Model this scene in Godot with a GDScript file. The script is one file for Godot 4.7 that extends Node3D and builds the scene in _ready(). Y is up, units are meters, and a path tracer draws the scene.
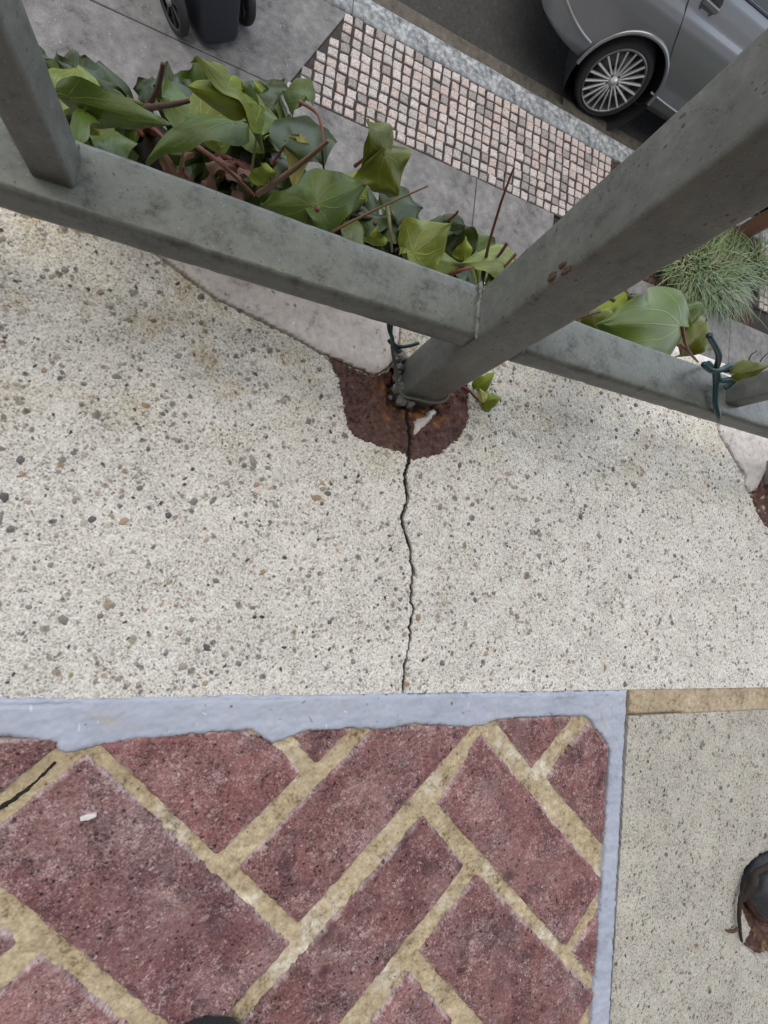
extends Node3D

# ---------------------------------------------------------------- helpers
var rng := RandomNumberGenerator.new()
var fnl := FastNoiseLite.new()
var taken := {}
var M := {}

func n2(x: float, z: float, f: float) -> float:
	return fnl.get_noise_2d(x * f, z * f)

func numbered(called: String) -> String:
	if not taken.has(called):
		taken[called] = 0
		return called
	taken[called] += 1
	return "%s_%03d" % [called, taken[called]]

func tag(o: Node3D, label: String, category := "", group := "", kind := "") -> Node3D:
	if label: o.set_meta("label", label)
	if category: o.set_meta("category", category)
	if group: o.set_meta("group", group)
	if kind: o.set_meta("kind", kind)
	return o

func thing(called: String, label: String, category: String, at := Vector3.ZERO, group := "", kind := "") -> Node3D:
	var o := Node3D.new()
	o.name = numbered(called)
	add_child(o, true)
	o.position = at
	tag(o, label, category, group, kind)
	return o

# one named mesh; its vertices are in the place's own metres
func put(called: String, mesh: Mesh, mat: Material, parent: Node = self) -> MeshInstance3D:
	var o := MeshInstance3D.new()
	o.name = numbered(called) if parent == self else called
	o.mesh = mesh
	o.material_override = mat
	o.cast_shadow = GeometryInstance3D.SHADOW_CASTING_SETTING_ON
	parent.add_child(o, true)
	var p := parent
	while p != self and p is Node3D:
		o.position -= (p as Node3D).position
		p = p.get_parent()
	return o

func arrays(v: PackedVector3Array, nrm: PackedVector3Array, uv: PackedVector2Array, idx: PackedInt32Array, col := PackedColorArray()) -> ArrayMesh:
	if idx.size() < 200000:   # wind every face the way its normals point
		for t in range(0, idx.size(), 3):
			var i0 := idx[t]; var i1 := idx[t + 1]; var i2 := idx[t + 2]
			if (v[i2] - v[i0]).cross(v[i1] - v[i0]).dot(nrm[i0] + nrm[i1] + nrm[i2]) < 0.0:
				idx[t + 1] = i2; idx[t + 2] = i1
	var a := []
	a.resize(Mesh.ARRAY_MAX)
	a[Mesh.ARRAY_VERTEX] = v
	a[Mesh.ARRAY_NORMAL] = nrm
	a[Mesh.ARRAY_TEX_UV] = uv
	a[Mesh.ARRAY_INDEX] = idx
	if col.size() == v.size(): a[Mesh.ARRAY_COLOR] = col
	var m := ArrayMesh.new()
	m.add_surface_from_arrays(Mesh.PRIMITIVE_TRIANGLES, a)
	return m

# a grid of points nx by nz; optional skirt pulls the border straight down
func grid(nx: int, nz: int, pos: Callable, skirt := 0.0, uvf = null, colf = null) -> ArrayMesh:
	var v := PackedVector3Array(); var nr := PackedVector3Array(); var uv := PackedVector2Array(); var ix := PackedInt32Array(); var cl := PackedColorArray()
	v.resize(nx * nz); nr.resize(nx * nz); uv.resize(nx * nz)
	if colf != null: cl.resize(nx * nz)
	for j in nz:
		for i in nx:
			var p: Vector3 = pos.call(float(i) / (nx - 1), float(j) / (nz - 1))
			v[j * nx + i] = p
			uv[j * nx + i] = uvf.call(float(i) / (nx - 1), float(j) / (nz - 1)) if uvf != null else Vector2(p.x, p.z)
			if colf != null: cl[j * nx + i] = colf.call(p)
	for j in nz:
		for i in nx:
			var a := v[j * nx + mini(i + 1, nx - 1)] - v[j * nx + maxi(i - 1, 0)]
			var b := v[mini(j + 1, nz - 1) * nx + i] - v[maxi(j - 1, 0) * nx + i]
			nr[j * nx + i] = b.cross(a).normalized()
	for j in nz - 1:
		for i in nx - 1:
			var k := j * nx + i
			ix.append_array([k, k + 1, k + nx, k + 1, k + nx + 1, k + nx])
	if skirt > 0.0:
		var ring := PackedInt32Array()
		for i in nx: ring.append(i)
		for j in range(1, nz): ring.append(j * nx + nx - 1)
		for i in range(nx - 2, -1, -1): ring.append((nz - 1) * nx + i)
		for j in range(nz - 2, 0, -1): ring.append(j * nx)
		var c := Vector3.ZERO
		for k in ring: c += v[k]
		c /= ring.size()
		var s0 := v.size()
		for k in ring:
			var out := (v[k] - c); out.y = 0
			v.append(v[k]); nr.append(out.normalized()); uv.append(uv[k])
			v.append(v[k] - Vector3(0, skirt, 0)); nr.append(out.normalized()); uv.append(uv[k] + Vector2(0, skirt))
			if cl.size(): cl.append(cl[k]); cl.append(cl[k])
		var n := ring.size()
		for k in n:
			var a := s0 + 2 * k; var b := s0 + 2 * ((k + 1) % n)
			ix.append_array([a, a + 1, b, b, a + 1, b + 1])
	return arrays(v, nr, uv, ix, cl)

func psd(poly: PackedVector2Array, p: Vector2) -> float:   # signed distance, positive inside
	var d := 1e9
	var inside := false
	var n := poly.size()
	var a := poly[n - 1]
	for k in n:
		var b := poly[k]
		var e := b - a
		var w := p - a
		var t := clampf(w.dot(e) / maxf(e.length_squared(), 1e-12), 0.0, 1.0)
		d = minf(d, (w - e * t).length_squared())
		if (a.y > p.y) != (b.y > p.y) and p.x < (b.x - a.x) * (p.y - a.y) / (b.y - a.y) + a.x: inside = not inside
		a = b
	return sqrt(d) if inside else -sqrt(d)

# a pad with the outline poly: hf(x, z, sd) gives its height, past the (ragged) edge it drops
func relief(poly: PackedVector2Array, cell: float, hf: Callable, drop: float, rag := 0.0, ragf := 60.0, colf = null, turn := 0.0) -> ArrayMesh:
	# the grid may be turned so that straight edges run along it
	var tx := Vector2(cos(turn), sin(turn)); var tz := Vector2(-sin(turn), cos(turn))
	var lo := Vector2(1e9, 1e9); var hi := -lo
	for p in poly:
		var q := Vector2(p.dot(tx), p.dot(tz))
		lo = lo.min(q); hi = hi.max(q)
	lo -= Vector2.ONE * (cell * 2 + rag); hi += Vector2.ONE * (cell * 2 + rag)
	var nx := int((hi.x - lo.x) / cell) + 2
	var nz := int((hi.y - lo.y) / cell) + 2
	var ids := PackedInt32Array(); ids.resize(nx * nz); ids.fill(-1)
	var sds := PackedFloat32Array(); sds.resize(nx * nz)
	for j in nz:
		for i in nx:
			var pp := tx * (lo.x + i * cell) + tz * (lo.y + j * cell)
			var x := pp.x; var z := pp.y
			var s := psd(poly, pp)
			if rag > 0.0: s += rag * (n2(x, z, ragf) + 0.6 * n2(x + 7, z, ragf * 3.1))
			sds[j * nx + i] = s
	var v := PackedVector3Array(); var uv := PackedVector2Array(); var ix := PackedInt32Array(); var cl := PackedColorArray()
	for j in nz - 1:
		for i in nx - 1:
			var k := j * nx + i
			if maxf(maxf(sds[k], sds[k + 1]), maxf(sds[k + nx], sds[k + nx + 1])) < 0.0: continue
			var q := [k, k + 1, k + nx, k + nx + 1]
			for kk: int in q:
				if ids[kk] < 0:
					ids[kk] = v.size()
					var pp := tx * (lo.x + (kk % nx) * cell) + tz * (lo.y + (kk / nx) * cell)
					var s := sds[kk]
					if s < 0.0:   # bring the drop to the true outline
						var s0 := psd(poly, pp)
						var g := Vector2(psd(poly, pp + Vector2(0.0002, 0)) - s0, psd(poly, pp + Vector2(0, 0.0002)) - s0)
						if g.length() > 1e-5: pp += g.normalized() * minf(-s, cell * 1.5)
					var x := pp.x; var z := pp.y
					var y: float = hf.call(x, z, maxf(s, 0.0))
					if s < 0.0: y -= drop
					v.append(Vector3(x, y, z)); uv.append(Vector2(x, z))
					if colf != null: cl.append(colf.call(x, z, s))
			ix.append_array([ids[k], ids[k + 1], ids[k + nx], ids[k + 1], ids[k + nx + 1], ids[k + nx]])
	var nr := PackedVector3Array(); nr.resize(v.size())
	for t in range(0, ix.size(), 3):
		var c := (v[ix[t + 2]] - v[ix[t]]).cross(v[ix[t + 1]] - v[ix[t]])
		for e in 3: nr[ix[t + e]] += c
	for k in nr.size(): nr[k] = nr[k].normalized()
	return arrays(v, nr, uv, ix, cl)

func smooth_path(pts: Array, per := 6) -> PackedVector3Array:
	var out := PackedVector3Array()
	for k in pts.size() - 1:
		var a: Vector3 = pts[maxi(k - 1, 0)]; var b: Vector3 = pts[k]; var c: Vector3 = pts[k + 1]; var d: Vector3 = pts[mini(k + 2, pts.size() - 1)]
		for s in per: out.append(b.cubic_interpolate(c, a, d, float(s) / per))
	out.append(pts[-1])
	return out

func tube(pts: Array, r0: float, r1: float, sides := 8, per := 6, bumpy := 0.0) -> ArrayMesh:
	var path := smooth_path(pts, per)
	var n := path.size()
	var v := PackedVector3Array(); var nr := PackedVector3Array(); var uv := PackedVector2Array(); var ix := PackedInt32Array()
	var side := Vector3.ZERO
	for k in n:
		var dir := (path[mini(k + 1, n - 1)] - path[maxi(k - 1, 0)]).normalized()
		if side == Vector3.ZERO: side = dir.cross(Vector3(0.31, 0.77, 0.55)).normalized()
		side = (side - dir * side.dot(dir)).normalized()
		var up := dir.cross(side)
		var r := lerpf(r0, r1, float(k) / (n - 1))
		for s in sides:
			var a := TAU * s / sides
			var o := side * cos(a) + up * sin(a)
			v.append(path[k] + o * r * (1.0 + bumpy * fnl.get_noise_3d(path[k].x * 400 + s * 9, path[k].y * 400, path[k].z * 400)))
			nr.append(o); uv.append(Vector2(float(s) / sides, float(k) / n))
	for k in n - 1:
		for s in sides:
			var a := k * sides + s; var b := k * sides + (s + 1) % sides
			ix.append_array([a, b, a + sides, b, b + sides, a + sides])
	for e in [0, n - 1]:
		var c := v.size()
		v.append(path[e]); nr.append((path[e] - path[1 if e == 0 else n - 2]).normalized()); uv.append(Vector2(0.5, 0))
		for s in sides:
			var a: int = e * sides + s; var b: int = e * sides + (s + 1) % sides
			if e == 0: ix.append_array([c, b, a])
			else: ix.append_array([c, a, b])
	return arrays(v, nr, uv, ix)

# a bar of rounded rectangular section from a to b; side is the direction its width w runs in
func bar(a: Vector3, b: Vector3, side: Vector3, w: float, h: float, r: float, segs := 2, lumpy := 0.0) -> ArrayMesh:
	var dir := (b - a).normalized()
	side = (side - dir * side.dot(dir)).normalized()
	var up := side.cross(dir)
	var prof := []   # [offset, normal]
	for q in 4:
		var cx: float = (w / 2 - r) * ([1, -1, -1, 1][q]); var cy: float = (h / 2 - r) * ([1, 1, -1, -1][q])
		for s in 4:
			var an := PI / 2 * q + PI / 2 * s / 3.0
			prof.append([Vector2(cx + r * cos(an), cy + r * sin(an)), Vector2(cos(an), sin(an))])
		if segs > 2:   # a point or two on each flat, so that paint can be uneven
			var nxq := (q + 1) % 4
			var ca: Vector2 = prof[-1][0]
			var an2 := PI / 2 * nxq
			var cb := Vector2((w / 2 - r) * ([1, -1, -1, 1][nxq]) + r * cos(an2), (h / 2 - r) * ([1, 1, -1, -1][nxq]) + r * sin(an2))
			for s in [0.25, 0.5, 0.75]: prof.append([ca.lerp(cb, s), prof[-1][1]])
	var m := prof.size()
	var v := PackedVector3Array(); var nr := PackedVector3Array(); var uv := PackedVector2Array(); var ix := PackedInt32Array()
	for k in segs:
		var t := float(k) / (segs - 1)
		for s in m:
			var o: Vector2 = prof[s][0]; var nn: Vector2 = prof[s][1]
			var nv := side * nn.x + up * nn.y
			var p := a.lerp(b, t) + side * o.x + up * o.y
			if lumpy > 0.0:
				p += nv * lumpy * (fnl.get_noise_3d(p.x * 60, p.y * 60, p.z * 60) + 0.7 * fnl.get_noise_3d(p.x * 190, p.y * 190, p.z * 190))
			v.append(p); nr.append(nv); uv.append(Vector2(float(s) / m, t))
	for k in segs - 1:
		for s in m:
			var p0 := k * m + s; var p1 := k * m + (s + 1) % m
			ix.append_array([p0, p0 + m, p1, p1, p0 + m, p1 + m])
	for e in [0, segs - 1]:
		var c := v.size()
		var nn2 := -dir if e == 0 else dir
		v.append(a if e == 0 else b); nr.append(nn2); uv.append(Vector2.ZERO)
		for s in m: v.append(v[e * m + s]); nr.append(nn2); uv.append(Vector2.ZERO)
		for s in m:
			if e == 0: ix.append_array([c, c + 1 + s, c + 1 + (s + 1) % m])
			else: ix.append_array([c, c + 1 + (s + 1) % m, c + 1 + s])
	if lumpy > 0.0:
		var st := SurfaceTool.new()
		st.create_from(arrays(v, nr, uv, ix), 0)
		st.generate_normals()
		return st.commit()
	return arrays(v, nr, uv, ix)

# a block with a flat bevelled top, outline poly (seen from above), from y0 up to y1
func block(poly: PackedVector2Array, y0: float, y1: float, bevel: float) -> ArrayMesh:
	var st := SurfaceTool.new()
	st.begin(Mesh.PRIMITIVE_TRIANGLES)
	st.set_smooth_group(-1)
	var inner := Geometry2D.offset_polygon(poly, -bevel, Geometry2D.JOIN_MITER)
	var top: PackedVector2Array = inner[0] if inner.size() else poly
	if Geometry2D.is_polygon_clockwise(poly) != Geometry2D.is_polygon_clockwise(top): top.reverse()
	var tri := Geometry2D.triangulate_polygon(top)
	for k in range(0, tri.size(), 3):
		var a := top[tri[k]]; var b := top[tri[k + 1]]; var c := top[tri[k + 2]]
		if (b - a).cross(c - a) < 0.0:
			var t := b; b = c; c = t
		for p in [a, b, c]: st.add_vertex(Vector3(p.x, y1, p.y))
	var n := poly.size()
	var cw := signf(area(poly))
	for k in n:
		var a := poly[k]; var b := poly[(k + 1) % n]
		if cw < 0.0:
			var t := a; a = b; b = t
		var lev := [[a, b, y0], [a, b, y1 - bevel]]
		quad(st, Vector3(b.x, y1 - bevel, b.y), Vector3(a.x, y1 - bevel, a.y), Vector3(a.x, y0, a.y), Vector3(b.x, y0, b.y))
		var ta := nearest(top, a); var tb := nearest(top, b)
		quad(st, Vector3(tb.x, y1, tb.y), Vector3(ta.x, y1, ta.y), Vector3(a.x, y1 - bevel, a.y), Vector3(b.x, y1 - bevel, b.y))
	st.generate_normals()
	return st.commit()

func nearest(poly: PackedVector2Array, p: Vector2) -> Vector2:
	var best := poly[0]
	for q in poly:
		if q.distance_squared_to(p) < best.distance_squared_to(p): best = q
	return best

func area(poly: PackedVector2Array) -> float:
	var s := 0.0
	for k in poly.size(): s += poly[k].cross(poly[(k + 1) % poly.size()])
	return s

func quad(st: SurfaceTool, a: Vector3, b: Vector3, c: Vector3, d: Vector3) -> void:
	for p in [a, b, c, a, c, d]: st.add_vertex(p)

func rect(x0: float, z0: float, x1: float, z1: float) -> PackedVector2Array:
	return PackedVector2Array([Vector2(x0, z0), Vector2(x1, z0), Vector2(x1, z1), Vector2(x0, z1)])

func lathe(prof: Array, axis: Vector3, at: Vector3, n := 24) -> ArrayMesh:   # prof: Vector2(radius, along)
	var v := PackedVector3Array(); var ix := PackedInt32Array()
	var sx := axis.cross(Vector3(0.2, 0.9, 0.3)).normalized()
	var sy := axis.cross(sx)
	var st := SurfaceTool.new()
	st.begin(Mesh.PRIMITIVE_TRIANGLES)
	for k in prof.size() - 1:
		for s in n:
			var q := []
			for e in [[k, s], [k, s + 1], [k + 1, s + 1], [k + 1, s]]:
				var p: Vector2 = prof[e[0]]
				var a: float = TAU * e[1] / n
				q.append(at + axis * p.y + (sx * cos(a) + sy * sin(a)) * p.x)
			quad(st, q[0], q[1], q[2], q[3])
	st.index()
	st.generate_normals()
	return st.commit()

# ---------------------------------------------------------------- computed textures
func noise_bytes(w: int, h: int, freq: float, oct: int, sd: int, seamless: bool, kind := FastNoiseLite.TYPE_SIMPLEX_SMOOTH) -> PackedByteArray:
	var f := FastNoiseLite.new()
	f.noise_type = kind
	f.seed = sd
	f.frequency = freq
	f.fractal_octaves = oct
	if oct == 1: f.fractal_type = FastNoiseLite.FRACTAL_NONE
	var im := f.get_seamless_image(w, h) if seamless else f.get_image(w, h)
	im.convert(Image.FORMAT_L8)
	return im.get_data()

func stamp(A: PackedByteArray, B: PackedByteArray, w: int, h: int, cx: float, cy: float, rx: float, ry: float, an: float, col: Color, alpha: float, bump: float) -> void:
	var r := maxf(rx, ry)
	var ca := cos(an); var sa := sin(an)
	var cr := clampi(int(col.r * 255), 0, 255); var cg := clampi(int(col.g * 255), 0, 255); var cb := clampi(int(col.b * 255), 0, 255)
	for y in range(int(cy - r), int(cy + r) + 2):
		for x in range(int(cx - r), int(cx + r) + 2):
			var dx := x - cx; var dy := y - cy
			var u := (dx * ca + dy * sa) / rx; var t := (dy * ca - dx * sa) / ry
			var d := u * u + t * t
			if d < 1.0:
				var k := posmod(y, h) * w + posmod(x, w)
				var al := alpha * minf(1.0, (1.0 - d) * 2.2)
				var e := k * 3
				A[e] = int(lerpf(A[e], cr, al)); A[e + 1] = int(lerpf(A[e + 1], cg, al)); A[e + 2] = int(lerpf(A[e + 2], cb, al))
				if bump != 0.0: B[k] = clampi(int(B[k] + bump * (1.0 - d)), 0, 255)

# ramp: colours (sRGB) from the darkest to the brightest grain; layers: [freq, octaves, weight]; specks: [count, rmin, rmax, [colours], alpha, bump, longness]
func make_tex(w: int, h: int, sd: int, ramp: Array, layers: Array, specks: Array, seamless := true) -> Array:
	var lut := PackedInt32Array(); lut.resize(256 * 3)
	for k in 256:
		var t := k / 255.0 * (ramp.size() - 1)
		var c: Color = (ramp[int(t)] as Color).lerp(ramp[mini(int(t) + 1, ramp.size() - 1)], t - int(t))
		lut[k * 3] = int(c.r * 255); lut[k * 3 + 1] = int(c.g * 255); lut[k * 3 + 2] = int(c.b * 255)
	var nb := []
	var wt := PackedFloat32Array()
	for l in layers:
		nb.append(noise_bytes(w, h, l[0], l[1], sd + nb.size(), seamless, FastNoiseLite.TYPE_VALUE if l[0] > 0.3 else FastNoiseLite.TYPE_SIMPLEX_SMOOTH))
		wt.append(l[2])
	var A := PackedByteArray(); A.resize(w * h * 3)
	var B := PackedByteArray(); B.resize(w * h)
	var b0: PackedByteArray = nb[0]; var b1: PackedByteArray = nb[1 % nb.size()]; var b2: PackedByteArray = nb[2 % nb.size()]
	var w0 := wt[0]; var w1 := wt[1] if wt.size() > 1 else 0.0; var w2 := wt[2] if wt.size() > 2 else 0.0
	for k in w * h:
		var q := clampi(int(128.0 + w0 * (b0[k] - 128) + w1 * (b1[k] - 128) + w2 * (b2[k] - 128)), 0, 255)
		var e := q * 3
		A[k * 3] = lut[e]; A[k * 3 + 1] = lut[e + 1]; A[k * 3 + 2] = lut[e + 2]
		B[k] = 60 + (q >> 2)
	for s in specks:
		for k in int(s[0]):
			var r: float = lerpf(s[1], s[2], pow(rng.randf(), 2.2))
			var cols: Array = s[3]
			var c: Color = cols[rng.randi() % cols.size()]
			var lon: float = s[6] if s.size() > 6 else 1.6
			var sx := rng.randf() * w; var sy := rng.randf() * h
			if s.size() > 7:   # these gather in patches
				for tries in 3:
					if n2(sx, sy, s[7]) > rng.randf_range(-0.35, 0.25): break
					sx = rng.randf() * w; sy = rng.randf() * h
			c = c * rng.randf_range(0.85, 1.12)
			stamp(A, B, w, h, sx, sy, r * rng.randf_range(1.0, lon), r * rng.randf_range(0.6, 1.0), rng.randf() * TAU, c, s[4], s[5])
			if r > 1.8:   # a lobe or two make it angular
				for e in 2: stamp(A, B, w, h, sx + rng.randf_range(-0.6, 0.6) * r, sy + rng.randf_range(-0.6, 0.6) * r, r * rng.randf_range(0.4, 0.8), r * rng.randf_range(0.3, 0.6), rng.randf() * TAU, c * rng.randf_range(0.9, 1.1), s[4], s[5] * 0.5)
	return [ImageTexture.create_from_image(Image.create_from_data(w, h, false, Image.FORMAT_RGB8, A)), ImageTexture.create_from_image(Image.create_from_data(w, h, false, Image.FORMAT_L8, B))]

func mat(tex: Array, per_metre: Vector3, rough: float, relief_cm: float, tri := false, tint := Color.WHITE, spec := 0.4) -> StandardMaterial3D:
	var m := StandardMaterial3D.new()
	m.albedo_color = tint
	if tex.size():
		m.albedo_texture = tex[0]
		if relief_cm != 0.0:
			m.heightmap_enabled = true
			m.heightmap_texture = tex[1]
			m.heightmap_scale = relief_cm
	m.uv1_scale = per_metre
	m.roughness = rough
	m.metallic_specular = spec
	if tri:
		m.uv1_triplanar = true
		m.uv1_world_triplanar = true
	return m

func plain(c: Color, rough: float, metal := 0.0, spec := 0.5) -> StandardMaterial3D:
	var m := StandardMaterial3D.new()
	m.albedo_color = c.linear_to_srgb()
	m.roughness = rough
	m.metallic = metal
	m.metallic_specular = spec
	return m

# ---------------------------------------------------------------- the place
const CRACK := [[-0.118, 0.1330], [-0.0913, 0.1379], [-0.0747, 0.1392], [-0.061, 0.1367], [-0.0418, 0.1410], [-0.025, 0.1383], [-0.014, 0.1420], [-0.0017, 0.1484], [0.0096, 0.1504], [0.019, 0.1540], [0.0288, 0.1530], [0.0417, 0.1541], [0.0496, 0.1575], [0.0641, 0.1554], [0.0768, 0.1570], [0.0895, 0.1550], [0.1021, 0.1543], [0.1134, 0.1552], [0.13, 0.155]]

func crack_x(z: float) -> float:
	var x := 0.133
	for k in CRACK.size() - 1:
		if z >= CRACK[k][0] and z <= CRACK[k + 1][0]:
			x = lerpf(CRACK[k][1], CRACK[k + 1][1], (z - CRACK[k][0]) / (CRACK[k + 1][0] - CRACK[k][0]))
	return x + 0.0015 * n2(3.0, z, 150.0) + 0.0009 * n2(9.0, z, 420.0)

func crack_w(z: float) -> float:
	if z < -0.125: return 0.0
	return maxf(0.0004, 0.0011 + 0.0008 * smoothstep(0.11, -0.09, z) + 0.0008 * n2(17.0, z, 90.0))

var rust_a := PackedVector2Array([Vector2(0.057, -0.147), Vector2(0.0713, -0.1268), Vector2(0.0775, -0.105), Vector2(0.083, -0.091), Vector2(0.0889, -0.0839), Vector2(0.1098, -0.0804), Vector2(0.1342, -0.0785), Vector2(0.1401, -0.0744), Vector2(0.158, -0.0795), Vector2(0.1702, -0.0863), Vector2(0.1864, -0.1027), Vector2(0.1934, -0.1232), Vector2(0.1877, -0.150), Vector2(0.165, -0.162), Vector2(0.118, -0.160), Vector2(0.112, -0.147), Vector2(0.1005, -0.1377), Vector2(0.0787, -0.1406)])
var rust_b := PackedVector2Array([Vector2(0.5847, -0.1105), Vector2(0.5944, -0.0967), Vector2(0.6105, -0.0796), Vector2(0.6217, -0.0714), Vector2(0.66, -0.08), Vector2(0.672, -0.13), Vector2(0.62, -0.15), Vector2(0.598, -0.118)])
var patch_a := PackedVector2Array([Vector2(-0.25, -0.222), Vector2(-0.12, -0.203), Vector2(-0.075, -0.188), Vector2(-0.0614, -0.182), Vector2(-0.0459, -0.1743), Vector2(-0.0264, -0.1655), Vector2(-0.0049, -0.1606), Vector2(0.010, -0.1572), Vector2(0.0293, -0.1529), Vector2(0.0537, -0.1454), Vector2(0.0787, -0.1416), Vector2(0.1005, -0.1387), Vector2(0.112, -0.148), Vector2(0.118, -0.160), Vector2(0.118, -0.2485), Vector2(-0.25, -0.2485)])
var patch_b := PackedVector2Array([Vector2(0.5217, -0.1806), Vector2(0.5252, -0.1701), Vector2(0.5413, -0.1582), Vector2(0.5564, -0.1439), Vector2(0.5746, -0.1299), Vector2(0.5755, -0.1168), Vector2(0.5847, -0.1105), Vector2(0.598, -0.118), Vector2(0.62, -0.15), Vector2(0.66, -0.16), Vector2(0.66, -0.2485), Vector2(0.50, -0.2485)])

func slab_y(x: float, z: float) -> float:
	var y := 0.0006 * n2(x, z, 45.0) + 0.0007 * n2(x + 5, z, 160.0) + 0.0007 * n2(x, z + 5, 420.0)
	if z < -0.06:
		var p := Vector2(x, z)
		if x > -0.26 and x < 0.21:
			var s := psd(rust_a, p) + 0.0022 * n2(x, z, 130.0) + 0.0012 * n2(x, z, 430.0)
			y -= 0.024 * smoothstep(0.0, 0.006, s)
			y -= 0.009 * smoothstep(-0.0009, 0.0006, psd(patch_a, p) + 0.0006 * n2(x, z, 300.0))
		elif x > 0.49 and x < 0.69:
			y -= 0.012 * smoothstep(0.0, 0.003, psd(rust_b, p) + 0.0022 * n2(x, z, 130.0))
			y -= 0.009 * smoothstep(-0.0009, 0.0006, psd(patch_b, p))
	return y

# yellowed cement near the railing and greyer wear: colour of the concrete itself
func slab_col(p: Vector3) -> Color:
	var warm := clampf(0.5 + 1.2 * n2(p.x, p.z, 9.0), 0, 1) * smoothstep(-0.02, -0.16, p.z)
	var g := 0.93 + 0.07 * n2(p.x + 3, p.z, 6.0) + 0.05 * n2(p.x, p.z, 22.0)
	var st := smoothstep(0.05, 0.5, n2(p.x + 8, p.z, 13.0) + 0.35 * n2(p.x, p.z, 60.0)) * smoothstep(0.0, -0.15, p.z) * lerpf(1.0, 0.35, smoothstep(0.05, 0.25, p.x))
	return Color(g * 0.995, g * (0.985 - 0.02 * warm), g * (0.965 - 0.09 * warm)) * Color(1, 1, 1).lerp(Color(0.86, 0.80, 0.68), st)

func _ready() -> void:
	rng.seed = 7
	fnl.seed = 11
	fnl.frequency = 1.0
	fnl.noise_type = FastNoiseLite.TYPE_SIMPLEX_SMOOTH
	# camera, sky, light
	var cam := Camera3D.new()
	cam.name = "camera"
	cam.transform = Transform3D(Basis(Vector3(0.92998843, 0.35120678, -0.10851411), Vector3(-0.12933267, 0.03629562, -0.99093677), Vector3(-0.34408513, 0.93559416, 0.07917701)), Vector3(0, 0.33, 0))
	cam.fov = 99.73
	cam.near = 0.01
	cam.far = 400.0
	add_child(cam)
	cam.current = true
	var env := Environment.new()
	env.background_mode = Environment.BG_SKY
	var sm := ProceduralSkyMaterial.new()
	sm.sky_top_color = Color(0.82, 0.86, 0.915)
	sm.sky_horizon_color = Color(0.77, 0.81, 0.865)
	sm.ground_horizon_color = Color(0.5, 0.52, 0.54)
	sm.ground_bottom_color = Color(0.25, 0.25, 0.25)
	sm.sky_curve = 0.3
	var sky := Sky.new()
	sky.sky_material = sm
	env.sky = sky
	env.tonemap_mode = Environment.TONE_MAPPER_LINEAR
	env.tonemap_exposure = 2.95
	env.sdfgi_enabled = true
	env.ssao_enabled = true
	env.ssil_enabled = true
	var we := WorldEnvironment.new()
	we.name = "world_environment"
	we.environment = env
	add_child(we)
	var sun := DirectionalLight3D.new()
	sun.name = "sun"
	sun.light_energy = 0.3
	sun.light_color = Color(1.0, 0.97, 0.93)
	sun.light_angular_distance = 60.0
	sun.shadow_enabled = true
	add_child(sun)
	sun.look_at_from_position(Vector3(-2.0, 8, 1.0), Vector3.ZERO)
	materials()
	terrace()
	street()
	unseen_house()
	railing()
	car()
	bin()
	planting()
	ivy()
	small_things()

func grey(v: float, warm := 0.0) -> Color:
	return Color(v + warm, v, v - warm)

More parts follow.
